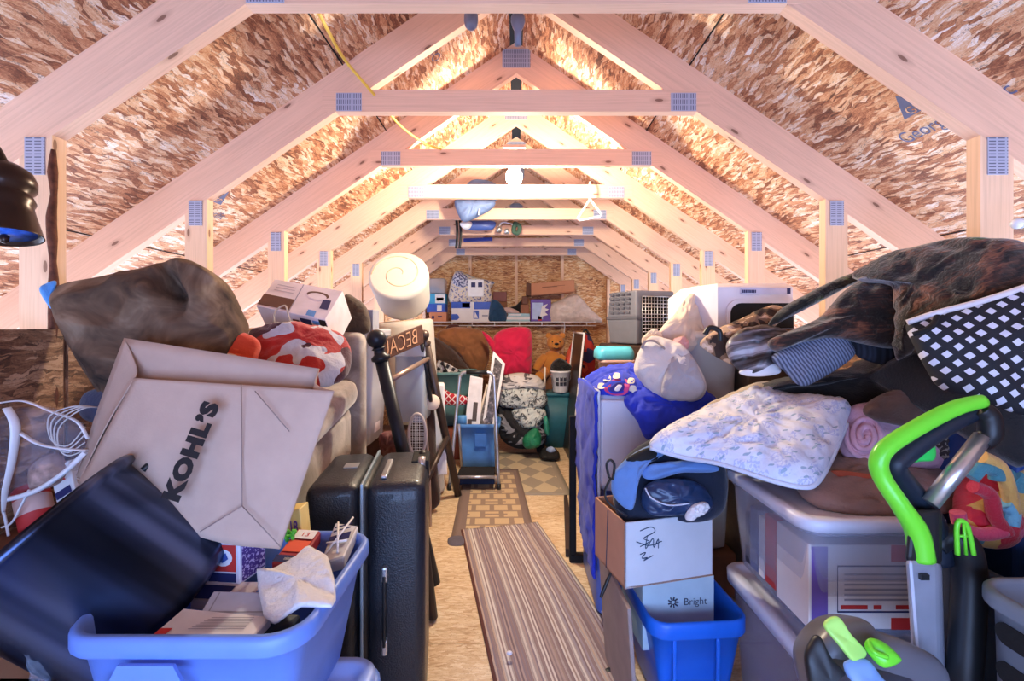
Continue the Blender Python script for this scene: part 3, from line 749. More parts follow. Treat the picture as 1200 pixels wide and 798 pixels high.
mb.tube([P(4,600,d-.06),P(7,612,d-.06),P(10,628,d-.06)],.003,6); mb.tube([P(2,618,d-.06),P(14,612,d-.06),P(26,590,d-.06),P(34,574,d-.06)],.0025,6)
mk('piping',mb,M_white,t)
mb=MB()
for k in range(4):
    mb.tube([P(120,478,d),P(88+k*3,476+k,d-.06),P(58+k*4,488+k*4,d-.06),P(60+k*3,515+k*3,d-.06),P(80,522+k*4,d-.06),P(100,500+k*9,d-.04)],.0016,6)
mk('cord',mb,plain('ivory_cord',rgb(196,190,188),.6),None,'loose loops of thin ivory cord on the vinyl bag','cord')
mb=MB(); mb.lathe([(.001,0),(.034,0),(.034,.095),(.03,.1),(.001,.1)],P(45,616,1.1),P(37,580,1.12)-P(45,616,1.1),20)
mb.lathe([(.0345,.03),(.0345,.07)],P(45,616,1.1),P(37,580,1.12)-P(45,616,1.1),20,1,False,False); mk('soda_can',mb,[M_red,plain('can_label',rgb(226,190,180),.4)],None,'red can standing upright behind the black pot','can')
o=P(66,590,1.1); u=P(88,576,1.1)-o; v=P(58,568,1.1)-o+V((0,0,.0))
mb=MB(); mb.edgebox(o,u,V((0,.05,0)),v+V((0,0,.03)),bevel=.002,seg=1); mb.decal(o,u,v,.1,.9,.1,.45,1); mb.text('ER',o+u*.5+v*1.0,u,v,.03,2,.002,1,.001)
mk('snack_carton',mb,[M_paper,M_navy,M_red],None,'small white carton with red and navy print behind the black pot','carton')
mb=MB(); mb.puff([(40,548),(60,532),(78,548),(70,566),(45,572)],.03,1.1,wr=.006,wf=30); mk('ornament',mb,plain('tan_print',rgb(170,140,130),.7,var=.4,vs=50),None,'tan crumpled wrapper inside the clear vinyl bag','wrapper')
mb=MB(); mb.bx(-1.22,-.99,.98,1.16,0,.735,bevel=.004); mk('cardboard_carton',mb,M_cardd,None,'brown cardboard carton on the floor below the vinyl bag','carton')
mb=MB(); mb.bx(-.975,-.9,.84,.86,.0,.56); mb.bx(-.975,-.9,.78,.86,.5,.56); mk('wood_block',mb,plain('brown_wood',rgb(70,42,34),.7,var=.3),None,'dark brown wooden post left of the open blue tote','wood')
mb=MB(); mb.puff([(-4,704),(14,694),(26,690),(24,700),(2,714)],.02,.85); mk('white_strap',mb,M_white,None,'white strip poking out below the pot at the left edge','strap')
mb=MB(); mb.ball(P(-2,722,.85),.022,18); mk('ball',mb,plain('ball_blue',rgb(40,70,170),.3),None,'small dark blue ball at the left edge under the pot','ball')
mb=MB(); mb.puff([(26,716),(40,722),(52,745),(62,770),(58,800),(48,800),(44,760),(32,740)],.02,.82,wr=.008,wf=30); mk('plastic_film',mb,vin.m,None,'crumpled clear plastic film beside the near left tote corner','plastic film')

# --- suede sofa with its loose cushion
t=thing('sofa','taupe suede loveseat along the left wall behind the shopping bag','sofa')
sl=lambda y: .80+(y-1.2)*.215
mb=MB()
def seg(y0,y1,x0,x1,lo,hi): 
    q=[V((x0,y0,lo(y0))),V((x1,y0,lo(y0))),V((x1,y1,lo(y1))),V((x0,y1,lo(y1)))]; return q+[V((a.x,a.y,hi(a.y))) for a in q]
mb.hexa(seg(1.24,2.04,-1.2,-.73,lambda y:sl(y)-.34,lambda y:sl(y)-.1),.04,4); mk('seat_base',mb,M_suede2,t)
mb=MB(); mb.hexa(seg(1.2,2.05,-1.19,-.70,lambda y:sl(y)-.1,lambda y:sl(y)+.015),.05,5); mk('seat_cushion',mb,M_suede2,t)
mb=MB(); mb.hexa(seg(2.06,2.16,-1.2,-.70,lambda y:.5,lambda y:1.2),.04,5); mk('armrest',mb,M_suede2,t)
mb=MB(); mb.hexa(seg(1.5,2.1,-1.225,-1.1,lambda y:.5,lambda y:1.22),.04,4); mk('backrest',mb,M_suede,t)
for x,y in ((-1.14,1.3),(-.78,1.3),(-1.14,2.05),(-.78,2.05)):
    mb=MB(); mb.lathe([(.02,0),(.032,.5)],(x,y,0),(0,0,1),14); mk('leg',mb,plain('brown_wood',rgb(70,42,34),.7,var=.3),t)
t=thing('sofa_cushion','big brown suede back cushion standing on the sofa at left','cushion')
mb=MB(); mb.puff([(62,352,1.2),(72,336,1.205),(110,326,1.23),(160,316,1.27),(205,304,1.31),(240,315,1.34),(268,336,1.38),(284,366,1.4),(290,394,1.4),(250,450,1.36),(205,490,1.3),(160,500,1.25),(122,466,1.21),(92,420,1.2)],.07,wr=.045,wf=4.5,back=.6,N=140,M=34,c=(190,398,1.28),seed=11,pw=.42,rp=3); 
for (x,y,rd,dp) in ((186,322,.03,.035),(197,330,.028,.05),(206,342,.03,.055),(203,356,.03,.04),(190,364,.025,.02),(224,338,.035,-.025),(178,342,.035,-.025),(150,335,.04,-.015),(160,380,.06,.03),(120,360,.05,.03),(250,370,.05,-.02),(140,420,.07,.03)):
    for i,v in enumerate(mb.v):
        px=CX+F*v.x/v.y; py=CY-F*(v.z-H)/v.y; q=((px-x)**2+(py-y)**2)**.5*v.y/F
        if q<rd*3: mb.v[i]=v+V((0,1,-.35 if dp>0 else -.2))*dp*math.exp(-(q/rd)**2)
cush=mk('cushion_body',mb,M_suede,t)
mb=MB(); mb.tube([P(62,352,1.195),P(72,380,1.19),P(92,420,1.19),P(122,466,1.2)],.005,8); mk('piping',mb,M_suede,t)
mb=MB(); mb.puff([(46,340,1.15),(54,332,1.16),(66,330,1.17),(62,350,1.17),(60,362,1.16)],.012); mk('pillow',mb,fab('bright_blue',rgb(74,140,210)),None,'corner of a bright blue pillow behind the brown suede cushion','pillow')
mb=MB(); mb.puff([(100,462,1.21),(125,455,1.21),(150,465,1.2),(150,500,1.2),(100,490,1.21)],.03); mk('cloth_bundle',mb,fab('dusk_blue',rgb(60,66,92)),None,'dark blue cloth under the suede cushion by the bag','cloth')
# --- orange-red throws on the sofa
mb=MB(); mb.puff([(196,404,1.33),(222,392,1.36),(262,389,1.38),(296,394,1.38),(305,410,1.38),(280,440,1.34),(200,430,1.3)],.05,wr=.008,wf=20,seed=6)
mk('throw_blanket',mb,pattern('orange_throw',lambda t:t.ramp(t.noise(t.mapping(t.uv(),.6,(18,60,1)),1,1).outputs[0],[(.0,rgb(206,66,34)),(.6,rgb(222,86,50)),(.66,rgb(236,196,170))],True),.9,.5,.3),None,'bright orange-red knitted throw with pale stripes behind the paper bag','blanket')
mb=MB(); mb.puff([(286,402,1.5),(300,388,1.52),(330,383,1.55),(372,388,1.6),(404,400,1.62),(412,420,1.58),(404,442,1.5),(372,452,1.42),(330,440,1.42),(296,424,1.45)],.07,wr=.015,wf=15,seed=8,N=84)
def f_rd(t):
    u=t.uv(); n=t.noise(u,11,1).outputs[0]; n2=t.noise(t.vmath('ADD',u,(3,1,0)),9,0).outputs[0]
    c=t.ramp(n,[(.0,rgb(176,34,26)),(.5,rgb(176,34,26)),(.53,rgb(196,196,206))],True)
    return t.mix(t.math('GREATER_THAN',n2,.6),c,rgb(74,22,34))
mk('throw_blanket',mb,pattern('red_throw',f_rd,.9,.5,.3),None,'dark red throw with grey and maroon shapes heaped at the sofa end','blanket')
# --- light fixture carton
t=thing('light_fixture_box','white light fixture carton with a brown lamp picture, tilted on the sofa','box')
a,b,c,dd=P(300,358,1.66),P(381,375,1.6),P(402,341,1.8),P(322,327,1.86)
dn=P(316,392,1.74)-a
mb=MB(); mb.hexa([a+dn,b+dn,c+dn,dd+dn,a,b,c,dd],.002,1)
u=b-a; v=dd-a
mb.decal(a,u,v,0,.47,.05,.42,1); mb.decal(a,u,v,.47,.485,0,1,2)
el=[(.76+.17*math.cos(k*.2618),.72+.12*math.sin(k*.2618)) for k in range(24)]; mb.decal(a,u,v,0,0,0,0,1,.0014,el)
el=[(.76+.14*math.cos(k*.2618),.66+.12*math.sin(k*.2618)) for k in range(24)]; mb.decal(a,u,v,0,0,0,0,0,.002,el)
mb.decal(a,u,v,.86,.98,.3,.62,3); mb.decal(a,u,v,.72,.84,.02,.2,4)
for k in range(3): mb.decal(a,u,v,.1,.4,.6+.1*k,.63+.1*k,5)
# near lower face
u2=b-a; v2=-dn; mb.decal(a+dn,u2,v2,.62,.78,.1,.9,3); mb.decal(a+dn,u2,v2,.8,.9,.1,.9,4); mb.decal(a+dn,u2,v2,.9,1,.05,.98,6); mb.decal(a+dn,u2,v2,.5,.6,.2,.8,1)
mk('carton',mb,[plain('carton_white',rgb(222,214,222),.6),plain('carton_brown',rgb(92,60,52),.6),M_grey,M_navy,plain('carton_blue',rgb(90,150,216),.5),plain('pale_grey',rgb(178,172,184),.7),M_black],t)
mb=MB(); mb.tube([P(322,384,1.56),P(322,366,1.56),P(334,358,1.56),P(338,370,1.56),P(343,384,1.56)],.003,6); mk('string_loop',mb,plain('straw_string',rgb(206,186,160),.8),t)
mb=MB(); mb.puff([(404,347,2.15),(418,350,2.15),(430,362,2.15),(434,385,2.15),(425,392,2.15),(405,390,2.15)],.05,wr=.006,wf=25); mk('hat',mb,fab('dark_brown_felt',rgb(68,52,40)),None,'dark brown felt hat behind the light fixture carton','hat')
mb=MB(); mb.bx(PX(431,2.2),PX(437,2.2),2.2,2.3,PZ(388,2.2),PZ(363,2.2),bevel=.002); mk('book',mb,M_grey,None,'grey book on edge between the brown hat and the white foam','book')

# --- clear plastic bins behind the sofa arm
def clear(name,c,a=.45,rough=.25):
    t=NT(name); t.col(c); t.set(Roughness=rough,Alpha=a); t.bump(t.noise(t.obj(),5,1).outputs[0],.2,.02); return t.m
M_clear=clear('frosted_plastic',rgb(214,216,228),.55)
t=thing('storage_bin','tall translucent plastic bin of linens behind the sofa armrest','bin')
mb=MB(); tote(mb,-.775,2.38,.62,1.2,.15,.28,.03,taper=.03,lip=.012,liph=.025); mk('tub',mb,M_clear,t)
mb=MB(); lid(mb,-.775,2.38,1.215,.165,.295,.04,h=.03); mk('lid',mb,M_clear,t)
mb=MB(); mb.bx(-.825,-.725,2.3,2.46,.65,1.1,bevel=.04,seg=3); mk('linen',mb,fab('white_linen',rgb(206,196,206),var=.3,vs=14),None,'pale folded linens showing inside the tall translucent bin','linens')
t=thing('storage_bin','pale blue translucent bin standing behind the black iron post','bin')
mb=MB(); mb.bx(PX(462,2.75),PX(497,2.75),2.75,3.0,PZ(496,2.75),PZ(402,2.75),bevel=.02,seg=3); mk('tub',mb,clear('blue_clear',rgb(176,190,210),.75),t)
mb=MB(); mb.bx(PX(460,2.75),PX(499,2.75),2.73,2.76,PZ(418,2.75),PZ(404,2.75),bevel=.006); mk('rim',mb,clear('blue_clear2',rgb(190,200,216),.85),t)
# --- foam rolls
M_foam=fab('white_foam',rgb(184,178,172),var=.03,bump=.2)
def roll(name,label,c0,c1,r0,r1,slits=True):
    t=thing(name,label,'foam roll','rolled foam mattress pads')
    ax=(c1-c0); L=ax.length
    mb=MB(); mb.lathe([(r0*.9,0),(r0*.985,.012),(r0,.04),((r0+r1)/2*.99,L*.5),(r1,L-.04),(r1*.985,L-.012),(r1*.9,L)],c0,ax,40); mk('roll_body',mb,M_foam,t)
    a=ax.normalized(); x=V((1,0,0)); x=(x-a*x.dot(a)).normalized(); y=a.cross(x)
    mb=MB(); pts=[]
    for k in range(26):
        q=k*.38; rad=r1*(.12+.76*k/25); pts.append(c1+a*.0005+(x*math.cos(q)+y*math.sin(q))*rad)
    mb.tube(pts,.004,6,sub=3); mk('spiral_edge',mb,plain('foam_seam',rgb(198,170,140),.9),t)
roll('foam_roll','short white foam roll balanced on top of the taller foam roll',P(474,351,3.38),P(467,321,3.12),.19,.205)
roll('foam_roll','tall white foam roll standing under the short foam roll behind the sign',V((PX(494,3.35),3.36,0.0)),V((PX(474,3.3),3.3,PZ(376,3.3))),.17,.205)
# --- suitcase
t=thing('suitcase','large black hard shell suitcase standing upright beside the blue tote','suitcase')
M_case=plain('suitcase_black',rgb(30,34,42),.38,var=.15,bump=.5,bs=220,coat=.15)
yw=math.radians(9); m3=Matrix.Rotation(yw,3,'Z'); O=V((-.272,1.36,0))
def sc_(x,y,z): return O+m3@V((x,y,z))
def cbox(mb,x0,x1,y0,y1,z0,z1,**k):
    mb.hexa([sc_(x0,y0,z0),sc_(x1,y0,z0),sc_(x1,y1,z0),sc_(x0,y1,z0),sc_(x0,y0,z1),sc_(x1,y0,z1),sc_(x1,y1,z1),sc_(x0,y1,z1)],**k)
ZT=.762; DY=.37
mb=MB(); cbox(mb,-.172,0,0,DY,.03,ZT,bevel=.035,seg=5); mk('front_shell',mb,M_case,t)
mb=MB(); cbox(mb,-.345,-.19,0,DY,.03,ZT,bevel=.035,seg=5); mk('back_shell',mb,M_case,t)
mb=MB(); cbox(mb,-.2,-.162,.006,DY-.006,.036,ZT-.006,bevel=.02,seg=3); mk('gasket',mb,M_black,t)
mb=MB(); cbox(mb,-.187,-.178,-.004,DY+.002,.03,ZT+.004,bevel=.003); mk('trim_band',mb,plain('pale_trim',rgb(150,170,184),.35,metal=.4),t)
mb=MB(); cbox(mb,-.135,-.115,.04,.22,ZT,ZT+.012,bevel=.005); mk('carry_handle',mb,M_silver,t)
mb=MB(); cbox(mb,-.122,-.112,-.02,-.006,.29,.5,bevel=.004); mk('side_handle',mb,M_black,t)
for z in (.265,.478):
    mb=MB(); cbox(mb,-.125,-.108,-.018,.004,z,z+.045,bevel=.005); mk('handle_mount',mb,M_silver,t)
mb=MB(); cbox(mb,-.27,-.225,.17,.22,ZT,ZT+.004,bevel=.001); mk('name_plate',mb,M_silver,t)
mb=MB(); cbox(mb,-.055,.004,.2,.33,ZT-.06,ZT+.006,bevel=.006); mk('corner_recess',mb,M_blackmat,t)
for y in (.22,.3):
    mb=MB(); c=sc_(-.02,y,ZT-.01); mb.lathe([(.001,-.012),(.024,-.012),(.026,0),(.024,.012),(.001,.012)],c,m3@V((1,0,0)),20); mk('wheel',mb,M_silver if y<.25 else M_black,t)
for x in (-.3,-.05):
    for y in (.05,DY-.05):
        mb=MB(); c=sc_(x,y,0); mb.lathe([(.02,0),(.024,.035)],c,(0,0,1),12); mk('foot',mb,M_black,t)
# dark folded umbrella-like strip behind the suitcase
mb=MB(); mb.tube([V((PX(480,1.86),1.86,.62)),V((PX(498,1.88),1.88,PZ(640,1.88))),V((PX(507,1.9),1.9,.012))],[.012,.018,.022],10,sub=1); mk('table_leg',mb,plain('espresso_wood',rgb(44,34,34),.5),None,'dark tapered wooden leg leaning behind the suitcase','table leg')
# --- iron post frame
M_iron=plain('blackened_iron',rgb(34,38,48),.4,metal=.4,var=.2)
M_iron2=plain('bronze_iron',rgb(78,66,62),.4,metal=.5,var=.2)
t=thing('bed_frame','black iron bed end with ball finials leaning left of the aisle','bed frame')
a=P(446,418,1.95); b=V((PX(474,1.95),1.99,PZ(575,1.99)))
b=a+(P(472,528,1.97)-a)*2.45
mb=MB(); mb.rod(a,b,.028,18); mk('post',mb,M_iron,t)
mb=MB(); ax=(a-b).normalized(); mb.lathe([(.03,-.02),(.04,-.012),(.04,0),(.024,.012),(.022,.03),(.03,.034),(.022,.042)],a,ax,20); mb.ball(a+ax*.078,.041,20); mk('finial',mb,M_iron,t)
a2=P(499,402,2.75); b2=V((PX(537,3.3),3.3,.0))
mb=MB(); mb.rod(a2,b2,.026,14); mk('post',mb,M_iron2,t)
mb=MB(); ax=(a2-b2).normalized(); mb.lathe([(.028,-.01),(.032,0),(.018,.012),(.018,.03)],a2,ax,16); mb.ball(a2+ax*.055,.032,16); mk('finial',mb,M_iron2,t)
mb=MB(); mb.rod(P(458,445,2.0),P(502,420,2.78),.013,12); mk('rail',mb,plain('pale_metal',rgb(170,150,140),.3,metal=.6),t)
mb=MB(); mb.rod(P(455,470,2.02),P(484,570,2.5),.016,12); mb.rod(P(494,400,2.72),P(505,470,2.86),.014,10); mk('bar',mb,M_iron,t)
mb=MB(); mb.rod(P(497,570,2.75),P(524,512,3.05),.018,12); mk('brace',mb,M_iron2,t)
# --- cut-out sign seen from behind
t=thing('wooden_sign','narrow dark wooden sign with pale letters seen from behind beside the iron finial','sign')
o=P(447,424,2.35); u=P(497,402,2.6)-o; v=P(445,400,2.35)-o
n=u.cross(v).normalized()
mb=MB(); mb.edgebox(o,u,-n*.018,v,bevel=.002,seg=1); mk('board',mb,plain('sign_brown',rgb(78,48,40),.6,var=.25,vs=30),t)
mb=MB(); mb.text('BECAU',o+u*.42+v*.5,u,v,.12,0,.004,.72,-.0015,mirror=True); mk('lettering',mb,plain('sign_letter',rgb(196,150,120),.6),t)
# --- odds and ends behind the frame
BW=plain('brown_wood2',rgb(66,40,34),.6,var=.35)
mb=MB(); mb.edgebox(V((-1.0,2.58,.0)),V((.36,.03,0)),V((-.03,.3,0)),V((0,0,.6)),bevel=.006); mk('side_table',mb,BW,None,'dark brown wooden cabinet behind the suitcase','cabinet')
t=thing('tennis_racket','racket with a pale oval rim standing behind the suitcase','racket')
mb=MB(); c=P(489,510,2.35); mb.tube([c+V((.04*math.cos(q)*1.1,0,.11*math.sin(q))) for q in [k*math.pi/8 for k in range(16)]],.008,8,closed=True,sub=3); mk('rim',mb,plain('pale_rim',rgb(190,180,176),.4),t)
mb=MB()
for k in range(-3,4): mb.rod(c+V((.012*k,0,-.1*math.sqrt(max(0,1-(k*.012/.044)**2)))),c+V((.012*k,0,.1*math.sqrt(max(0,1-(k*.012/.044)**2)))),.0012,5)
for k in range(-7,8): mb.rod(c+V((-.042*math.sqrt(max(0,1-(k/8)**2)),0,.013*k)),c+V((.042*math.sqrt(max(0,1-(k/8)**2)),0,.013*k)),.0012,5)
mk('strings',mb,M_white,t)
mb=MB(); mb.rod(c+V((0,0,-.11)),c+V((.0,.02,-.42)),.014,10); mk('handle',mb,plain('copper_grip',rgb(180,100,60),.5),t)
mb=MB(); mb.tube([P(491,452,2.8),P(497,480,2.8),P(503,560,2.8),P(505,640,2.8)],.009,8); mk('bent_pole',mb,plain('pale_metal',rgb(170,150,140),.3,metal=.6),None,'pale bent metal pole behind the iron bed end','pole')
mb=MB(); mb.lathe([(.03,0),(.05,.012),(.046,.02),(.001,.018)],P(506,472,2.85)+V((0,.02,0)),(0.05,-1,.1),28); mk('oval_plate',mb,plain('ivory',rgb(220,206,190),.5),None,'ivory disc hanging between the two iron posts','disc')
mb=MB(); o=V((PX(507,3.1),3.1,PZ(557,3.1))); mb.edgebox(o,V((.1,.0,0)),V((-.02,.12,0)),V((-.02,0,.62)),bevel=.01); mk('white_board',mb,M_white,None,'narrow white board standing just left of the step stool','board')
mb=MB(); mb.puff([(478,420,3.0),(497,428,3.0),(508,470,3.0),(512,540,3.0),(515,590,3.0),(490,590,3.0),(480,500,3.0)],.06,wr=.01); mk('guitar_case',mb,fab('dark_brown_case',rgb(54,34,30)),None,'tall dark brown padded case behind the iron bed end','case')
mb=MB(); mb.puff([(445,510),(462,505),(472,515),(468,532),(450,534)],.04,2.3,wr=.012,wf=20); mk('shoe',mb,plain('maroon_leather',rgb(104,60,62),.4,var=.3),None,'maroon leather pouch behind the suitcase top','pouch')
# ================================================================ RIGHT SIDE
# --- clear bins stacked in front
BX0,BX1,BY0,BY1=.70,1.06,1.1,1.54
t=thing('storage_bin','lower of two stacked clear bins with white lids at right','bin','clear storage bins with white lids')
M_c2=clear('clear_bin',rgb(196,202,226),.27,.25)
M_lidw=plain('lid_white',rgb(206,208,226),.4,var=.03)
xc,yc=(BX0+BX1)/2,(BY0+BY1)/2
mb=MB(); tote(mb,xc,yc,0,.40,BX1-BX0-.02,BY1-BY0-.02,.05,taper=.03,lip=.008,liph=.02); mk('tub',mb,M_c2,t)
mb=MB(); lid(mb,xc,yc,.43,BX1-BX0,BY1-BY0,.05,h=.04); mk('lid',mb,M_lidw,t)
t=thing('storage_bin','upper of two stacked clear bins with white lids, a boxed toy and red spine inside','bin','clear storage bins with white lids')
mb=MB(); tote(mb,xc,yc,.432,.735,BX1-BX0-.02,BY1-BY0-.02,.05,taper=.03,lip=.008,liph=.02); mk('tub',mb,M_c2,t)
mb=MB(); lid(mb,xc,yc,.757,BX1-BX0,BY1-BY0,.05,h=.03); mk('lid',mb,M_lidw,t)
# things seen through the clear plastic
o=V((.725,1.128,.475)); u=V((.29,.0,0)); v=V((0,0,.21)); 
mb=MB(); mb.edgebox(o,u,V((0,.14,0)),v,bevel=.002,seg=1); u2=u
mb.decal(o,u,v,.02,.16,.02,.98,1)
mb.decal(o,u,v,.24,.98,.2,.22,2); mb.decal(o,u,v,.24,.98,.74,.76,2); mb.decal(o,u,v,.24,.247,.2,.76,2)
for k in range(6): mb.decal(o,u,v,.3,.95,.34+.06*k,.365+.06*k,3)
mb.decal(o,u,v,.27,.5,.24,.29,4); mb.decal(o,u,v,.55,.62,.24,.29,4); mb.decal(o,u,v,.74,.9,.24,.29,4)
mb.decal(o,u,v,.7,1,.8,1,4); mb.decal(o,u,v,.7,1,0,.14,4)
mk('toy_carton',mb,[M_paper,plain('violet_print',rgb(116,92,176),.6),M_navy,M_grey,M_red],None,'white carton with a violet edge and ruled panel inside the upper clear bin','carton')
for k,(y0,y1,h,c,n_) in enumerate(((1.27,1.325,.2,M_red,'red'),(1.33,1.36,.18,M_paper,'white'),(1.365,1.41,.19,plain('book_slate',rgb(90,98,140),.6),'slate blue'),(1.414,1.44,.16,plain('book_dark',rgb(44,44,66),.6),'dark'))):
    mb=MB(); mb.bx(.735,.93,y0+.022,y1+.022,.475,.475+h,bevel=.003); mb.bx(.737,.932,y0+.026,y1+.018,.478,.472+h,mi=1)
    mk('book',mb,[c,M_paper],None,n_+' book spine seen through the left side of the upper clear bin','book','books in the clear bin')
mb=MB(); mb.puff([V((.76,1.14,.06)),V((1.0,1.14,.06)),V((1.0,1.14,.34)),V((.76,1.14,.32))],.05,wr=.02,wf=14,n=(0,-1,0),c=None); mk('folded_cloth',mb,fab('mauve_cloth',rgb(140,128,150),var=.4),None,'mauve folded cloth inside the lower clear bin','cloth')
# --- quilted floral pillow
t=thing('pillow','white quilted pillow sham with blue flowers lying on the upper clear bin','pillow')
def f_floral(t):
    u=t.uv(); w=t.noise(u,20,2).outputs[1]; uw=t.vmath('ADD',u,t.mapping(w,0,(.02,.02,0)))
    base=t.ramp(t.noise(u,9,2).outputs[0],[(.35,rgb(206,212,234)),(.7,rgb(232,234,244))])
    vo=t.voro(uw,24); f=t.math('LESS_THAN',vo.outputs['Distance'],.42)
    sep=t.new('ShaderNodeSeparateColor'); t.link(vo.outputs['Color'],sep.inputs[0]); f=t.math('MULTIPLY',f,t.math('GREATER_THAN',sep.outputs[0],.3))
    pet=t.noise(u,140,2).outputs[0]
    base=t.mix(t.math('MULTIPLY',f,t.math('MULTIPLY',t.math('GREATER_THAN',pet,.5),.5)),base,rgb(150,164,218))
    vl=t.voro(t.mapping(uw,.7,(34,84,1)),1); l=t.math('LESS_THAN',vl.outputs['Distance'],.26)
    sep2=t.new('ShaderNodeSeparateColor'); t.link(vl.outputs['Color'],sep2.inputs[0]); l=t.math('MULTIPLY',l,t.math('GREATER_THAN',sep2.outputs[1],.72))
    return t.mix(t.math('MULTIPLY',l,.7),base,rgb(120,154,176))
M_floral=pattern('floral_quilt',f_floral,.9,.35,.2)
mb=MB(); mb.puff([(762,523,1.45),(772,510,1.5),(800,494,1.56),(845,474,1.6),(885,458,1.64),(930,466,1.58),(990,474,1.42),(992,495,1.36),(975,535,1.27),(958,563,1.22),(940,570,1.22),(900,561,1.25),(845,543,1.33),(800,535,1.4)],.055,wr=.016,wf=17,N=120,M=24,back=.35,seed=21,pw=.45,rp=3,n=(-.12,-.55,.82))
mk('quilted_front',mb,M_floral,t)
mb=MB(); mb.tube([P(x,y+1,d-.004) for x,y,d in [(762,524,1.45),(800,535,1.4),(845,543,1.33),(900,561,1.25),(940,570,1.22),(958,564,1.22),(975,535,1.27),(992,495,1.36)]],.007,8); mk('piping',mb,plain('piping_white',rgb(206,212,228),.9,bump=.3),t)
mb=MB(); mb.puff([(765,514,1.6),(830,476,1.66),(880,452,1.7),(925,448,1.68),(960,462,1.6),(900,480,1.6),(840,500,1.58)],.03,wr=.014,wf=16,n=(-.1,-.6,.8),seed=3); mk('cream_lining',mb,fab('cream_cloth',rgb(200,186,170),var=.12),t)
# --- blankets on the lid
mb=MB(); mb.puff([(934,572,1.27),(950,545,1.36),(985,533,1.42),(1030,535,1.44),(1085,548,1.4),(1122,566,1.3),(1118,598,1.18),(1060,603,1.15),(1000,602,1.16),(955,592,1.2)],.05,wr=.02,wf=14,back=.3,seed=9,n=(0,-.5,.85))
mk('blanket',mb,fab('brown_fleece',rgb(138,104,92),var=.3),None,'brown fleece blanket folded on the lid of the upper clear bin','blanket')
t=thing('blanket','rolled pink fleece blanket between the floral pillow and green handle','blanket')
mb=MB(); mb.puff([(984,500,1.4),(995,478,1.42),(1020,474,1.44),(1060,486,1.42),(1110,505,1.38),(1130,525,1.34),(1120,548,1.3),(1060,550,1.3),(1005,545,1.32),(986,528,1.34)],.065,wr=.014,wf=18,seed=13,back=.5); mk('roll_body',mb,fab('pink_fleece',rgb(212,168,188),var=.12),t)
mb=MB()
pts=on([o for o in t.children][0],[(1014+(3+20*k/26)*math.cos(k*.62),511+(4+24*k/26)*math.sin(k*.62)) for k in range(27)],.002)
mb.tube(pts,.008,8,sub=3); mk('rolled_edge',mb,fab('pink_fleece',rgb(212,168,188),var=.12),t)
mb=MB(); mb.puff([(974,552,1.25),(1010,556,1.23),(1034,560,1.22),(1030,567,1.22),(990,561,1.24)],.012,n=(0,-.5,.85)); mk('scarf_edge',mb,fab('rust_cloth',rgb(168,72,44)),None,'rust red cloth edge on the brown fleece blanket','cloth')
mb=MB(); mb.puff([(1012,478,1.3),(1030,464,1.33),(1075,454,1.34),(1120,458,1.32),(1150,470,1.3),(1140,492,1.27),(1100,502,1.26),(1050,496,1.27),(1022,488,1.28)],.05,wr=.012,wf=14,seed=4); mk('cushion',mb,fab('dark_brown_velour',rgb(92,66,54),var=.3),None,'dark brown velour cushion behind the green vacuum handle','cushion')
mb=MB(); mb.puff([(1088,510,1.3),(1120,503,1.3),(1150,500,1.28),(1165,520,1.26),(1140,545,1.26),(1100,535,1.28)],.03,wr=.01,wf=20); mk('patterned_scarf',mb,pattern('grey_brocade',lambda t:t.ramp(t.noise(t.uv(),70,3).outputs[0],[(.48,rgb(58,48,46)),(.54,rgb(150,140,130))],True),.9,.3),None,'dark patterned cloth seen inside the loop of the vacuum handle','cloth')
# --- heap of clothes
M_blk=fab('black_cloth',rgb(24,22,23),var=.3)
mb=MB(); mb.puff([(862,478,1.7),(890,462,1.72),(930,450,1.7),(985,440,1.62),(1050,418,1.6),(1130,400,1.4),(1200,400,1.12),(1203,480,1.08),(1195,545,1.06),(1130,515,1.3),(1060,486,1.45),(1000,480,1.5),(940,482,1.6),(900,478,1.66)],.09,wr=.025,wf=10,seed=15,N=100)
mk('garment_pile',mb,M_blk,None,'black garments in the middle of the right heap above the floral pillow','clothes')
def f_camo(t):
    u=t.uv(); n=t.noise(t.mapping(u,.4,(1,1.8,1)),9,3,.7,.6).outputs[0]; f=t.noise(t.mapping(u,.5,(30,160,1)),1,3).outputs[0]
    c=t.ramp(t.math('ADD',n,t.math('MULTIPLY',t.math('SUBTRACT',f,.5),.35)),[(.3,rgb(18,13,12)),(.48,rgb(32,22,18)),(.57,rgb(74,42,30)),(.66,rgb(126,78,54)),(.74,rgb(26,18,16))])
    g=t.math('GREATER_THAN',t.noise(t.vmath('ADD',u,(4,2,0)),7,2).outputs[0],.64)
    return t.mix(g,c,rgb(66,92,44))
M_camo=pattern('camo_plush',f_camo,.95,.9,.5)
mb=MB(); mb.puff([(1000,322,1.42),(1030,304,1.38),(1075,289,1.3),(1120,281,1.22),(1160,280,1.15),(1204,288,1.08),(1204,345,1.06),(1150,362,1.12),(1110,372,1.18),(1070,392,1.25),(1062,415,1.27),(1050,420,1.3),(1052,380,1.32),(1058,345,1.34),(1040,334,1.37),(1010,330,1.41)],.05,wr=.025,wf=10,seed=17,N=100,M=16)
mk('plush_blanket',mb,M_camo,None,'brown camouflage plush throw on the very top of the right heap','blanket')
mb=MB(); mb.puff([(900,400,1.5),(925,388,1.5),(960,372,1.48),(985,345,1.46),(1010,328,1.45),(1045,318,1.41),(1075,322,1.38),(1090,360,1.36),(1080,400,1.36),(1040,408,1.39),(985,398,1.44),(940,402,1.48),(910,412,1.5)],.06,wr=.02,wf=11,seed=19,N=96,M=16)
mk('plush_blanket',mb,M_camo,None,'brown camouflage plush throw with a grey lining, second from top of the right heap','blanket')
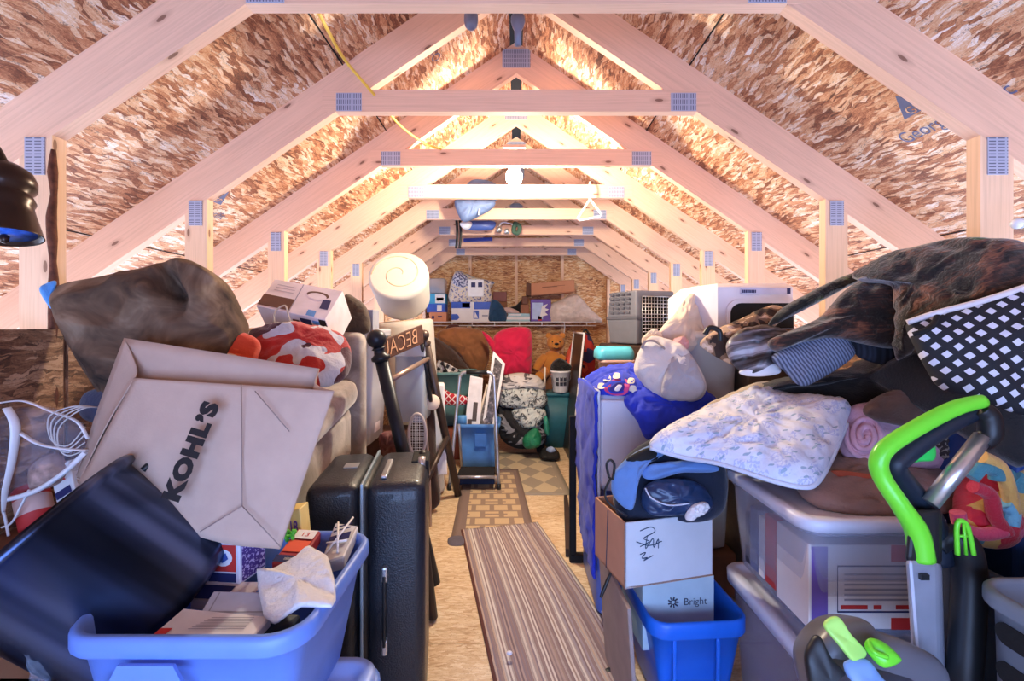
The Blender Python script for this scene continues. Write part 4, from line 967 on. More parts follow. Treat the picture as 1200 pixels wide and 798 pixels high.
mb=MB(); mb.puff([(1005,327,1.36),(1022,322,1.355),(1058,322,1.33),(1070,326,1.32),(1050,329,1.33),(1018,331,1.36)],.012,wr=.006); mk('blanket_lining',mb,fab('grey_fleece',rgb(150,140,136),var=.2),None,'strip of grey fleece lining between the two camouflage throws','fleece')
mb=MB(); mb.puff([(900,382,1.6),(915,362,1.6),(950,342,1.58),(985,325,1.56),(1012,317,1.54),(1022,322,1.53),(990,338,1.55),(960,354,1.57),(925,372,1.59)],.04,wr=.012,wf=14,seed=20)
def f_moss(t):
    n=t.noise(t.uv(),14,3).outputs[0]; return t.ramp(n,[(.4,rgb(24,22,16)),(.58,rgb(40,36,22)),(.66,rgb(74,96,40))])
mk('plush_blanket',mb,pattern('moss_plush',f_moss,.95,.9,.4),None,'dark mossy green plush roll sloping down toward the white litter box','blanket')
mb=MB(); mb.puff([(820,402,1.72),(838,388,1.74),(870,374,1.74),(905,358,1.72),(925,368,1.68),(905,385,1.66),(900,408,1.64),(880,432,1.64),(855,426,1.66),(830,412,1.7)],.035,wr=.01,wf=16,seed=22)
def f_desert(t):
    n=t.noise(t.uv(),16,2,.5,.6).outputs[0]; return t.ramp(n,[(.0,rgb(54,40,34)),(.44,rgb(126,98,76)),(.52,rgb(196,166,140)),(.62,rgb(220,196,172))],True)
mk('camo_jacket',mb,pattern('desert_camo',f_desert,.9,.4),None,'tan desert camouflage jacket hanging off the left end of the right heap','jacket')
mb=MB(); mb.tube([P(826,392,1.6),P(832,384,1.6),P(843,388,1.6),P(844,400,1.6)],.009,8); mk('jacket_strap',mb,M_black,None,'black loop strap on the tan camouflage jacket','strap')
def f_stripe_gray(t):
    u=t.uv(); n=t.noise(t.mapping(u,.55,(3,34,1)),1,2,.5,.8).outputs[0]; return t.ramp(n,[(.38,rgb(28,26,30)),(.5,rgb(96,92,98)),(.62,rgb(168,164,172))])
mb=MB(); mb.puff([(853,400,1.62),(870,386,1.62),(900,382,1.6),(935,395,1.56),(960,388,1.54),(950,402,1.53),(905,428,1.53),(880,440,1.55),(862,430,1.58),(852,414,1.6)],.04,wr=.018,wf=16,seed=24)
mk('satin_jacket',mb,pattern('grey_satin',f_stripe_gray,.4),None,'shiny grey and black jacket left of the ribbed blue garment','jacket')
mb=MB(); mb.puff([(868,434,1.56),(905,424,1.54),(915,436,1.53),(895,441,1.54),(872,440,1.56)],.02); mk('white_lining',mb,M_white,None,'white cloth edge under the shiny grey jacket','cloth')
def f_rib(t):
    w=t.new('ShaderNodeTexWave',bands_direction='X'); t.link(t.mapping(t.uv(),-.45,(1,1,1)),w.inputs[0]); w.inputs['Scale'].default_value=34; return t.ramp(w.outputs['Fac'],[(.2,rgb(70,80,104)),(.8,rgb(132,146,176))])
mb=MB(); mb.puff([(904,418,1.5),(930,402,1.5),(960,386,1.48),(985,384,1.46),(996,400,1.44),(1000,418,1.43),(960,445,1.44),(938,452,1.45),(918,434,1.48)],.035,seed=25,wr=.005)
mk('ribbed_sweater',mb,pattern('blue_rib',f_rib,.9,.2),None,'slate blue ribbed garment folded under the camouflage throws','sweater')
mb=MB(); mb.puff([(985,388,1.48),(1030,388,1.46),(1062,396,1.44),(1060,430,1.42),(1010,420,1.44),(995,402,1.46)],.03,seed=26,wr=.006)
mk('ribbed_sweater',mb,pattern('dark_rib',lambda t:t.ramp(t.noise(t.mapping(t.uv(),.2,(90,1,1)),1,0).outputs[0],[(.4,rgb(20,24,34)),(.6,rgb(44,52,70))]),.9),None,'dark navy ribbed garment right of the slate blue ribbed one','sweater')
# --- diamond pattern tote bag
t=thing('tote_bag','black tote bag with white diamond pattern and white rim at the right edge','bag')
def f_dia(t):
    u=t.mapping(t.uv(),.22,(1,1,1)); s=t.new('ShaderNodeSeparateXYZ'); t.link(u,s.inputs[0])
    w=.038;h=.036
    def tri(x,p,o): 
        return t.math('ABSOLUTE',t.math('SUBTRACT',t.math('FRACT',t.math('ADD',t.math('DIVIDE',x,p),o)),.5))
    def d(o1,o2): return t.math('LESS_THAN',t.math('ADD',tri(s.outputs[0],w,o1),tri(s.outputs[1],h,o2)),.25)
    m=t.math('MAXIMUM',d(.0,.0),d(.5,.5)); return t.mix(m,rgb(26,27,34),rgb(214,214,226))
mb=MB(); mb.puff([(1062,380,1.12),(1080,372,1.12),(1140,357,1.08),(1212,334,1.04),(1214,400,1.0),(1212,484,1.0),(1150,468,1.02),(1105,456,1.06),(1088,436,1.08),(1072,405,1.1)],.045,wr=.006,wf=10,seed=30,N=90,pw=.4,rp=3); mk('bag_body',mb,pattern('diamond_cloth',f_dia,.8,.2),t)
mb=MB(); mb.tube([P(1063,378,1.1),P(1100,366,1.07),P(1150,353,1.04),P(1212,333,1.02)],.007,8); mk('rim_trim',mb,fab('trim_white',rgb(214,208,212)),t)
mb=MB(); mb.tube([P(1100,366,1.08),P(1090,384,1.045),P(1070,392,1.06)],.006,8); mk('handle',mb,M_blackmat,t)
# --- upright carpet cleaner
t=thing('carpet_cleaner','grey and lime green upright carpet cleaner at lower right','carpet cleaner')
M_gr=plain('cleaner_grey',rgb(96,96,104),.35,var=.08); d=.9
M_lm=plain('lime_plastic',rgb(112,222,54),.3,var=.05)
hp=[(1152,470),(1120,478),(1080,498),(1042,522),(1030,540),(1034,560),(1055,592),(1074,622),(1080,655)]
hd=plain('dark_grip',rgb(20,30,44),.5)
mb=MB(); mb.tube([P(x,y,d-.006-(.012 if k>5 else 0)) for k,(x,y) in enumerate(hp)],[.013,.015,.0155,.016,.0165,.0165,.017,.02,.022],14); mk('green_handle',mb,M_lm,t)
mb=MB(); mb.tube([P(x+a,y+b,d+.014+max(0,k-4)*.008) for k,((x,y),(a,b)) in enumerate(zip(hp,[(0,9),(3,13),(6,15),(14,14),(19,5),(19,-3),(19,-8),(17,-8),(17,0)]))],[.016,.018,.019,.02,.02,.021,.022,.026,.03],14); mk('grip',mb,hd,t)
mb=MB(); mb.puff([(1054,545,.93),(1060,530,.93),(1080,521,.93),(1094,520,.93),(1094,538,.93),(1075,541,.93)],.012); mk('trigger',mb,plain('trigger_green',rgb(40,190,80),.4),t)
mb=MB(); mb.tube([P(1148,478,d),P(1158,488,d),P(1160,508,d),P(1150,520,d)],[.016,.02,.02,.016],12); mk('handle_corner',mb,M_black,t)
mb=MB(); mb.tube([P(1152,512,d),P(1090,590,d)],.0155,14,sub=1); mk('strut',mb,M_silver,t)
mb=MB(); mb.hexa([P(1060,660,.87),P(1104,664,.87),P(1104,664,.93),P(1060,660,.93),P(1066,598,.88),P(1104,596,.88),P(1104,596,.93),P(1066,598,.93)],.012,3); mk('joint_collar',mb,M_black,t)
mb=MB(); mb.hexa([P(1072,790,.86),P(1106,790,.86),P(1108,790,.93),P(1070,790,.93),P(1061,652,.87),P(1103,658,.87),P(1104,658,.93),P(1061,652,.93)],.012,3); mb.M=None; mk('mast',mb,plain('mast_silver',rgb(178,182,196),.35,metal=.6),t)
mb=MB(); a=P(1083,676,.864); mb.box(a,(.016,.006,.01)); mk('mast_slot',mb,M_black,t)
mb=MB(); mb.tube([P(1096,640,.93),P(1112,628,.93),P(1130,640,.92),P(1136,675,.92),P(1134,730,.91),P(1130,800,.9),P(1128,880,.9)],[.02,.024,.027,.028,.028,.027,.024],14); mk('hose',mb,M_black,t)
mb=MB(); mb.tube([P(1108,640,.95),P(1118,660,.95),P(1118,720,.94),P(1112,800,.93)],.02,12); mk('power_cord',mb,plain('cord_grey',rgb(40,42,48),.4),t)
mb=MB(); mb.tube([P(1122,650,.885),P(1121,618,.885),P(1126,610,.885),P(1134,618,.885),P(1141,650,.885)],.0045,8); mb.tube([P(1129,612,.885),P(1132,650,.885)],.003,6); mb.tube([P(1121,628,.885),P(1137,628,.885)],.003,6); mk('cord_hook',mb,M_lm,t)
# housing standing on the floor
mb=MB()
L=[rr(.68,.76,z,wx,wy,.07,0,7) for z,wx,wy in ((.02,.26,.3),(.06,.3,.34),(.3,.26,.28),(.42,.25,.24))]
mb.loft(L,True,True); mk('base_housing',mb,M_gr,t)
mb=MB(); mb.hexa([P(945,800,.78),P(1000,840,.7),P(1100,860,.76),P(1096,800,.88),P(950,745,.82),P(1004,790,.76),P(1100,790,.79),P(1090,770,.87)],.02,4); mk('tank_front',mb,plain('tank_dark',rgb(66,68,80),.3,var=.08),t)
mb=MB(); mb.puff([(944,775,.82),(950,748,.83),(972,725,.85),(1000,722,.86),(1015,735,.85),(1050,748,.84),(1086,768,.83),(1100,796,.82),(1080,830,.8),(1010,840,.78),(960,820,.8)],.045,back=1.6,pw=.28,rp=5); mk('tank_shoulder',mb,M_gr,t)
mb=MB(); mb.puff([(943,775,.775),(950,750,.785),(960,745,.785),(972,768,.775),(992,792,.765),(1006,830,.75),(960,830,.76)],.012,pw=.3,rp=4); mk('side_shell',mb,M_black,t); mb=MB()
mb.puff([(965,732,.786),(980,722,.79),(995,742,.78),(1014,765,.775),(1000,775,.765),(982,755,.77)],.008,back=.5,pw=.3,rp=4); mk('green_band',mb,plain('lime_pale',rgb(170,226,110),.35),t)
mb=MB(); mb.puff([(1014,760,.775),(1018,748,.78),(1034,752,.78),(1052,768,.77),(1054,776,.765),(1034,782,.76)],.014,back=.5); mb.tube([P(1018,752,.77),P(1024,764,.755),P(1040,770,.752)],.004,8); mk('release_latch',mb,M_lm,t)
mb=MB(); mb.puff([(988,778,.765),(1014,772,.765),(1030,790,.76),(1046,812,.75),(1010,815,.745)],.012,back=.5); mk('water_tank',mb,clear('tank_blue',rgb(140,180,236),.6),t)
for x in (.58,.78):
    mb=MB(); mb.lathe([(.001,-.015),(.035,-.015),(.04,0),(.035,.015),(.001,.015)],(x,.9,.04),(1,0,0),18); mk('wheel',mb,M_black,t)
# --- hamper with slots
t=thing('laundry_hamper','grey plastic hamper with dark oval slots at the lower right edge','hamper')
M_ham=plain('hamper_grey',rgb(124,134,150),.5,var=.04)
mb=MB(); tote(mb,1.03,.63,.0,.758,.36,.42,.05,taper=.02,lip=.014,liph=.03); mk('tub',mb,M_ham,t)
for row in range(5):
    for k in range(2):
        mb=MB(); z=.69-row*.068; y=.54+k*.19; x=.9-.0008*0
        pts=[(.06*math.copysign(1,math.cos(a))+.019*math.cos(a),.019*math.sin(a)) for a in [2*math.pi*i/24+.13 for i in range(24)]]
        xs=.853+.0195*(1-z/.758)
        mb.prism(pts,V((xs-.0045,y,z)),V((0,-1,0)),V((0,0,1)),V((.004,0,0))); mk('slot',mb,M_blackmat,t)  # black slabs stand in for the shade inside the open slots
# --- multicoloured plush and what it sits on
mb=MB(); bxs=(1.085,1.23,.95,1.3); tote(mb,1.157,1.13,0,.665,.13,.34,.03,taper=.01,lip=.006,liph=.02); mk('storage_tub',mb,plain('dark_teal_tub',rgb(40,58,74),.5),None,'dark teal tub under the multicoloured plush at right','tub')
t=thing('plush_toy','multicoloured crocheted plush with red, yellow and teal arms at the right edge','plush toy')
def f_multi(t):
    vo=t.voro(t.uv(),24,'2D'); s=t.new('ShaderNodeSeparateColor'); t.link(vo.outputs['Color'],s.inputs[0])
    return t.ramp(s.outputs[0],[(.0,rgb(190,34,52)),(.45,rgb(206,160,80)),(.65,rgb(200,70,110)),(.78,rgb(70,130,140)),(.9,rgb(214,150,170))],True)
mb=MB(); mb.puff([(1118,590,1.14),(1128,560,1.16),(1150,540,1.18),(1185,532,1.17),(1194,560,1.12),(1194,610,1.1),(1188,640,1.08),(1150,640,1.08),(1125,620,1.1)],.06,wr=.012,wf=24,seed=33); mk('plush_body',mb,pattern('crochet_multi',f_multi,.95,.8,.3),t)
for pts,c in ((((1150,535),(1172,548),(1182,575),(1186,600)),rgb(210,160,84)),(((1138,560),(1150,548),(1166,552),(1168,562)),rgb(64,124,134)),(((1140,570),(1160,580),(1166,605),(1180,625)),rgb(186,34,54)),(((1122,600),(1128,618),(1150,626),(1176,622)),rgb(206,70,100)),(((1176,590),(1186,600),(1184,615)),rgb(110,170,190))):
    mb=MB(); mb.tube([P(x,y,1.05) for x,y in pts],.015,10); mk('plush_arm',mb,fab('arm_%d'%int(c[0]*999+c[1]*99),c,bump=.8),t)
mb=MB(); mb.edgebox(P(1190,690,1.09),V((.03,0,0)),V((-.0,.25,0)),P(1192,500,1.09)-P(1190,690,1.09),bevel=.008); mk('folding_table',mb,plain('panel_blue',rgb(30,62,120),.4),None,'dark blue panel standing on edge at the right border of the photo','panel')
# --- blue bin with two cartons and the backpack
t=thing('recycling_bin','bright blue open bin on the floor beside the striped runner','bin')
M_bb=plain('bright_blue_plastic',rgb(30,106,222),.4,var=.05)
mb=MB(); tote(mb,.54,1.535,0,.348,.29,.36,.05,yaw=math.radians(4),taper=.05,lip=.01,liph=.05); mk('tub',mb,M_bb,t)
mb=MB(); mb.box((.6,1.353,.17),(.012,.012,.26),bevel=.004); mb.box((.47,1.352,.17),(.012,.012,.26),bevel=.004); mk('rib',mb,M_bb,t)
M_wcard=plain('white_cardboard',rgb(198,206,216),.8,var=.05,vs=9)
o=V((.40,1.44,.2)); u=V((.235,.02,0)); v=V((0,0,.228)); mb=MB(); mb.edgebox(o,u,V((-.02,.2,0)),v,bevel=.002,seg=1)
for k in range(9):
    a=k*.6981; mb.rod(o+u*.42+v*.62+V((.006*math.cos(a),-.002,.008+.006*math.sin(a))),o+u*.42+v*.62+V((.017*math.cos(a),-.002,.008+.017*math.sin(a))),.0022,5,1)
mb.text('Bright',o+u*.73+v*.65,u,V((0,0,1)),.032,1,.002)
mk('cardboard_box',mb,[plain('bluish_card',rgb(176,196,206),.8,var=.05),M_ink2],None,'pale carton with a sunburst logo standing inside the bright blue bin','box')
t=thing('cardboard_box','open white carton with handwritten scrawl holding the blue backpack','box')
c0=V((.328,1.375,.432)); u=V((.968,.245,0))*.31; w=V((-.245,.968,0))*.22; h=V((0,0,.2)); th=.006
def wall(a,b,mi_out,name,mats):
    mb=MB(); e=(b-a); n=e.cross(V((0,0,1))).normalized()*th
    mb.hexa([a,b,b-n,a-n,a+h,b+h,b-n+h,a-n+h],.001,1); return mb
mb=wall(c0,c0+u,0,'',None)
fu=u.normalized(); 
scr=[[(.2,.86),(.32,.9),(.36,.82),(.24,.74),(.3,.68),(.2,.62)],[(.16,.7),(.3,.62),(.44,.66)],[(.28,.78),(.26,.58),(.34,.72),(.35,.58),(.4,.7),(.4,.56)],[(.2,.5),(.26,.52),(.22,.44),(.28,.44),(.24,.4),(.34,.46)]]
for st in scr: mb.tube([c0+u*(a-.04)+h*b+V((.001,-.0025,0)) for a,b in st],.0012,5,mi=1,sub=5)
mk('front_wall',mb,[M_wcard,plain('pen_ink',rgb(40,70,100),.8)],t)
M_side=plain('peach_cardboard',rgb(190,140,112),.85,var=.05)
mb=wall(c0+w,c0,0,'',None); mb.tube([c0+w*.5+h*.98+V((-.003,0,0)),c0+w*.5+h*.5+V((-.006,0,0)),c0+w*.55+h*.02+V((-.004,0,0))],.0015,5,mi=1); mk('side_wall',mb,[M_side,M_ink2],t)
mb=wall(c0+u,c0+u+w,0,'',None); mk('side_wall',mb,M_side,t)
mb=wall(c0+u+w,c0+w,0,'',None); mk('back_wall',mb,M_side,t)
mb=MB(); mb.edgebox(c0,u,w,V((0,0,.006))); mk('box_bottom',mb,M_side,t)
# backpack
t=thing('backpack','steel blue and black backpack stuffed in the open white carton','backpack')
M_bp=fab('pack_blue',rgb(96,136,196),var=.1,bump=.3); M_bpd=fab('pack_dark',rgb(20,32,54),var=.3,bump=.3)
mb=MB(); mb.puff([(718,575,1.5),(724,548,1.52),(745,525,1.56),(775,512,1.58),(815,520,1.56),(848,545,1.52),(846,600,1.46),(800,615,1.44),(740,618,1.44),(722,600,1.46)],.06,wr=.008,wf=14,seed=40); mk('pack_body',mb,M_bpd,t)
mb=MB(); mb.puff([(716,572,1.455),(722,550,1.46),(745,530,1.48),(770,520,1.5),(786,526,1.49),(764,540,1.46),(750,560,1.43),(744,590,1.415),(738,598,1.41),(724,588,1.43)],.03,wr=.005,wf=20,seed=41); mk('side_panel',mb,M_bp,t)
mb=MB(); mb.puff([(752,556,1.44),(762,545,1.45),(800,541,1.46),(836,545,1.45),(840,552,1.44),(800,553,1.43),(765,562,1.42)],.02,wr=.004); mk('zipper_band',mb,M_bp,t)
mb=MB(); mb.puff([(752,590,1.4),(756,570,1.41),(775,562,1.42),(810,563,1.42),(832,580,1.41),(830,600,1.39),(790,604,1.38),(762,603,1.385)],.035,wr=.012,wf=22,seed=42); mk('front_pocket',mb,plain('pocket_gloss',rgb(30,52,88),.3,var=.3),t)
mb=MB(); mb.tube([P(756,572,1.375),P(764,584,1.36),P(784,592,1.352),P(808,590,1.36)],.0025,6); mk('reflective_piping',mb,plain('grey_white',rgb(190,198,214),.4),t)
mb=MB(); mb.puff([(734,538,1.455),(755,526,1.47),(768,526,1.475),(770,538,1.455),(745,542,1.445)],.014); mk('mesh_patch',mb,M_blackmat,t)
mb=MB(); mb.tube([P(714,560,1.43),P(711,545,1.43),P(715,539,1.43),P(720,545,1.43),P(718,562,1.43)],.004,8); mb.tube([P(716,560,1.43),P(709,576,1.43),P(714,590,1.42),P(735,605,1.4)],.009,8,flat=.4); mk('buckle_strap',mb,M_black,t)
mb=MB(); mb.puff([(803,604,1.36),(812,592,1.36),(826,588,1.37),(830,596,1.37),(816,606,1.36),(806,610,1.355)],.014,wr=.01,wf=60); mk('tissue',mb,M_paper,None,'crumpled white tissue on the rim of the handwritten carton','tissue')
# flattened carton leaning beside
mb=MB(); mb.edgebox(V((.35,1.33,0)),V((.012,0,0)),V((-.02,.36,0)),V((-.025,0,.40)),bevel=.002,seg=1); mk('flattened_box',mb,plain('grey_card',rgb(150,136,134),.85,var=.08),None,'flattened grey-brown carton standing between runner and bright blue bin','cardboard')
mb=MB(); mb.tube([P(716,620,1.5),P(712,650,1.5),P(716,668,1.48),P(712,680,1.47),P(704,700,1.46)],[.002,.002,.003,.006,.005],8); mk('pen_cord',mb,M_black,None,'short black cord dangling beside the handwritten carton','cord')
mb=MB(); mb.puff([(705,714,1.93),(722,712,1.93),(726,720,1.9),(710,724,1.9)],.004,n=(0,0,1)); mk('paper_scrap',mb,M_paper,None,'white scrap of paper on the floor near the bright blue bin','paper')
# --- translucent bin and blue jacket
t=thing('storage_bin','translucent white bin standing upright under the royal blue jacket','bin')
M_tw=clear('milky_plastic',rgb(214,218,236),.8,.3)
mb=MB(); mb.bx(.345,.72,1.92,2.34,.52,.945,bevel=.045,seg=4); mk('tub',mb,M_tw,t)
mb=MB(); mb.bx(.338,.352,1.9,2.36,.5,.96,bevel=.006,seg=3); mk('lid',mb,M_tw,t)
mb=MB(); mb.bx(.352,.7,1.895,1.918,.56,.92,bevel=.011,seg=3); mk('end_panel',mb,M_tw,t)
mb=MB(); mb.bx(.34,.72,1.92,2.34,0,.5,bevel=.03,seg=3); mk('storage_bin',mb,clear('blue_translucent',rgb(90,120,206),.85,.3),None,'blue translucent bin beneath the upright white bin','bin')
M_rb=fab('royal_blue_nylon',rgb(36,58,196),var=.15,bump=.15,sheen=.1)
t=thing('jacket','royal blue nylon jacket with colourful patch draped over the upright white bin','jacket')
mb=MB(); mb.puff([(731,470,1.9),(742,458,1.95),(765,450,2.0),(800,448,1.98),(836,466,1.92),(842,490,1.88),(836,510,1.84),(815,524,1.82),(780,520,1.82),(757,514,1.82),(746,492,1.84)],.06,wr=.03,wf=11,seed=50,N=110,M=16,n=(-.15,-.85,.5)); mk('jacket_body',mb,M_rb,t)
mb=MB(); mb.puff([(679,459,2.3),(688,447,2.34),(712,437,2.36),(745,430,2.34),(778,434,2.3),(790,450,2.05),(765,468,1.93),(738,464,1.92),(704,462,1.93),(688,462,2.1)],.07,wr=.025,wf=12,seed=51,N=110,M=16,back=.15,n=(-.1,-.45,.9)); mk('jacket_back',mb,M_rb,t)
mb=MB(); mb.sheet([[V((.325,2.36,.96)),V((.318,2.1,.975)),V((.33,1.885,.955))],[V((.31,2.36,.7)),V((.312,2.1,.72)),V((.325,1.885,.7))],[V((.32,2.36,.4)),V((.315,2.1,.42)),V((.32,1.89,.42))],[V((.325,2.36,.2)),V((.32,2.1,.2)),V((.322,1.9,.17))]],20,40,.012,.014,11); mk('jacket_sleeve',mb,M_rb,t)
jb=[o for o in t.children if o.name.startswith('jacket_back')][0]
def patch(name,pts,m,off,th=.003):
    q=on(jb,pts,off); c=sum(q,V((0,0,0)))/len(q); n=(V((0,0,H))-c).normalized()
    mb=MB(); mb.puff(q,th,n=n,back=.8,pw=.3,rp=4); mk(name,mb,m,t)
patch('patch_edge',[(708,456),(718,445),(733,444),(738,452),(733,462),(718,463)],plain('patch_pink',rgb(206,70,130),.7),.006)
patch('patch_center',[(714,456),(722,449),(731,450),(730,458),(720,460)],plain('patch_navy',rgb(50,50,140),.7),.012)
patch('patch_mark',[(720,457),(724,451),(729,452),(725,458)],M_white,.017)
for x,y in ((704,452),(711,443),(722,440),(741,455),(744,460),(739,446)):
    patch('patch_letter',[(x-3.5,y+3),(x-2,y-3),(x+4,y-2.5),(x+4,y+3)],plain('patch_cream',rgb(222,216,200),.7),.007)
# --- white canvas bag, drawstring bag
t=thing('canvas_bag','stiff off-white canvas bag slumped on the royal blue jacket','bag')
M_cv=fab('canvas_white',rgb(206,200,198),var=.06,bump=.4)
mb=MB(); mb.puff([(743,432,1.98),(752,408,2.0),(766,396,2.02),(790,402,1.98),(806,412,1.92),(822,436,1.86),(828,455,1.84),(818,468,1.84),(790,470,1.86),(768,466,1.9),(752,448,1.94)],.075,wr=.014,wf=13,seed=55,pw=.4); mk('bag_body',mb,M_cv,t)
mb=MB(); mb.puff([(775,462,1.82),(782,430,1.86),(793,412,1.9),(808,414,1.88),(822,440,1.81),(826,456,1.79),(815,468,1.79),(790,469,1.8)],.03,wr=.008,wf=16,seed=56); mk('bag_end',mb,fab('canvas_grey',rgb(160,158,166),var=.08),t)
mb=MB(); mb.tube([P(752,408,1.94),P(757,400,1.93),P(768,400,1.92),P(778,408,1.88)],.012,8,flat=.4); mk('carry_strap',mb,fab('taupe_strap',rgb(150,136,132)),t)
mb=MB(); mb.puff([(768,398,2.12),(775,385,2.14),(788,372,2.16),(802,352,2.18),(812,345,2.18),(816,358,2.16),(822,385,2.12),(828,405,2.08),(800,412,2.06),(780,404,2.1)],.07,wr=.022,wf=16,seed=57); mk('drawstring_bag',mb,fab('cream_canvas',rgb(214,196,178),var=.08,bump=.4),None,'cream cloth bag with a gathered peak behind the off-white canvas bag','bag')
mb=MB(); mb.puff([(752,398,2.06),(765,388,2.08),(776,395,2.06),(772,406,2.02),(758,405,2.03)],.03,wr=.012,wf=30); mk('lace_cloth',mb,fab('lace',rgb(222,206,186),var=.2),None,'bunch of cream lace on top of the off-white canvas bag','lace')
mb=MB(); mb.puff([(785,404,1.98),(800,396,1.98),(808,404,1.96),(800,414,1.92),(788,412,1.94)],.025,wr=.01,wf=30); mk('pink_cloth',mb,fab('pink_cloth',rgb(214,160,160)),None,'pink cloth peeking from the top of the off-white canvas bag','cloth')
# --- trash bin and litter box
t=thing('trash_bin','tall cream plastic bin below the white hooded litter box','bin')
mb=MB(); tote(mb,PX(838,2.05),2.16,.2,PZ(388,2.05),.22,.26,.05,taper=.05,lip=.012,liph=.03); mk('tub',mb,plain('cream_plastic',rgb(214,204,190),.5,var=.04),t)
mb=MB(); mb.bx(PX(862,2.1),1.22,2.0,2.35,0,1.2,bevel=.01); mk('file_cabinet',mb,plain('olive_grey',rgb(96,86,74),.6,var=.15),None,'dark olive cabinet side behind the camouflage jacket','cabinet')
mb=MB(); mb.bx(PX(838,2.05)-.1,PX(838,2.05)+.1,2.05,2.27,0,.2,bevel=.01); mk('crate',mb,M_cardd,None,'brown carton under the tall cream bin','carton')
t=thing('litter_box','white hooded litter box with a black opening on top of the right stack','litter box')
M_lb=plain('litter_white',rgb(222,220,230),.4,var=.03)
d0=2.02; z0=1.215
def q3(px,d,z): return V((PX(px,d),d,z))
zt=PZ(331,2.0); zt2=zt+.02
bot=[V((.80,2.22,z0)),V((.885,2.0,z0)),V((1.215,2.0,z0)),V((1.225,2.4,z0)),V((.8,2.4,z0))]
mid=[V((.80,2.22,zt-.05)),V((.885,2.0,zt-.02)),V((1.215,2.0,zt-.02)),V((1.225,2.4,zt-.02)),V((.8,2.4,zt-.05))]
top=[V((.86,2.22,zt)),V((.905,2.05,zt)),V((1.2,2.03,zt)),V((1.2,2.38,zt)),V((.86,2.38,zt))]
mb=MB(); mb.loft([[p for p in bot],mid,top],True,True,0,False); mk('hood',mb,M_lb,t)
mb=MB(); pts=[(-.14,0)]+[(-.14+.05*(1-math.cos(a)),.065+.045*math.sin(a)) for a in [k*math.pi/12 for k in range(7)]]+[(.14,.11),(.14,0)]
mb.prism([(x,y) for x,y in pts],V((1.075,1.999,z0+.004)),(1,0,0),(0,0,1),V((0,-.006,0))); mk('opening',mb,M_blackmat,t)
mb=MB(); pts=[(-.155,0)]+[(-.155+.055*(1-math.cos(a)),.075+.05*math.sin(a)) for a in [k*math.pi/12 for k in range(7)]]+[(.14,.125),(.14,.11)]+[(-.09-.05*(math.cos(math.pi/2-a)) ,.065+.045*math.sin(math.pi/2-a)) for a in [k*math.pi/12 for k in range(7)]]+[(-.14,0)]
mb.prism(pts,V((1.075,1.999,z0+.004)),(1,0,0),(0,0,1),V((0,-.012,0))); mk('opening_rim',mb,M_lb,t)
mb=MB(); mb.bx(.985,1.2,1.992,2.0,zt-.052,zt-.024,bevel=.002); mk('label_strip',mb,plain('label_lilac',rgb(196,196,222),.5),t)
mb=MB()
for k in range(9): mb.bx(.99+.0068*k,.9945+.0068*k,1.9905,1.9925,zt-.046,zt-.033)
mb.bx(1.185,1.2,1.9905,1.9925,zt-.05,zt-.026); mk('label_print',mb,M_navy,t)
# --- grey pet carrier
t=thing('pet_carrier','grey plastic pet carrier with wire door on the right side below the rafters','pet carrier')
M_pc=plain('carrier_grey',rgb(104,106,118),.5,var=.06); M_pcd=plain('carrier_dark',rgb(84,86,98),.5)
c=V((.845,3.2,1.10)); ul=V((-.15,.29,0)); ur=V((.33,.11,0)); Hh=.385; zm=.19
def qb(s,z,tap): 
    k=tap; a=c+ul*k*.06+ur*k*.04; return [a+V((0,0,z)),a+ur*(1-.08*k)+V((0,0,z)),a+ur*(1-.08*k)+ul*(1-.1*k)+V((0,0,z)),a+ul*(1-.1*k)+V((0,0,z))]
def hx(mb,z0,t0_,z1,t1,**k):
    mb.hexa(qb(0,z0,t0_)+qb(0,z1,t1),**k)
mb=MB(); hx(mb,0,1,zm-.006,.1,bevel=.012,seg=3); mk('lower_shell',mb,M_pc,t)
mb=MB(); hx(mb,zm+.006,.1,Hh,1,bevel=.012,seg=3); mk('upper_shell',mb,M_pc,t)
mb=MB(); hx(mb,zm-.012,-.15,zm+.012,-.15,bevel=.004); mk('seam_flange',mb,M_pcd,t)
ulN,urN=ul.normalized(),ur.normalized(); nf=urN.cross(V((0,0,1))); 
nf=nf if nf.y<0 else -nf
mb=MB(); o=c+ur*.12+nf*.004+V((0,0,.04)); W_=ur*.78
mb.prism([(0,0),(W_.length,0),(W_.length,.3),(0,.3)],o,urN,(0,0,1),nf*.003); mk('door_void',mb,M_blackmat,t)
mb=MB()
for k in range(12): mb.rod(o+nf*.008+W_*k/11,o+nf*.008+W_*k/11+V((0,0,.3)),.0026,6)
for k in range(13): mb.rod(o+nf*.01+V((0,0,.3*k/12)),o+nf*.01+W_+V((0,0,.3*k/12)),.0026,6)
mk('wire_door',mb,M_silver,t)
nl=-ulN.cross(V((0,0,1))); nl=nl if nl.x<0 else -nl
for col in range(4):
    for row in range(5):
        mb=MB(); b=c+ul*(.2+.18*col)+V((0,0,.22+.034*row))+nl*.004; mb.hexa([b,b+ulN*.045+V((0,0,.008)),b+ulN*.045+V((0,0,.008))+nl*.004,b+nl*.004,b+V((0,0,.016)),b+ulN*.045+V((0,0,.024)),b+ulN*.045+V((0,0,.024))+nl*.004,b+V((0,0,.016))+nl*.004]); mk('vent_slot',mb,M_pcd,t)
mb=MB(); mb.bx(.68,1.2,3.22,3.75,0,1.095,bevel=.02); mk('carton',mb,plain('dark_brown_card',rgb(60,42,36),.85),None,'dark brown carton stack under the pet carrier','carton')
t=thing('food_container','clear container with a turquoise lid left of the pet carrier','container')
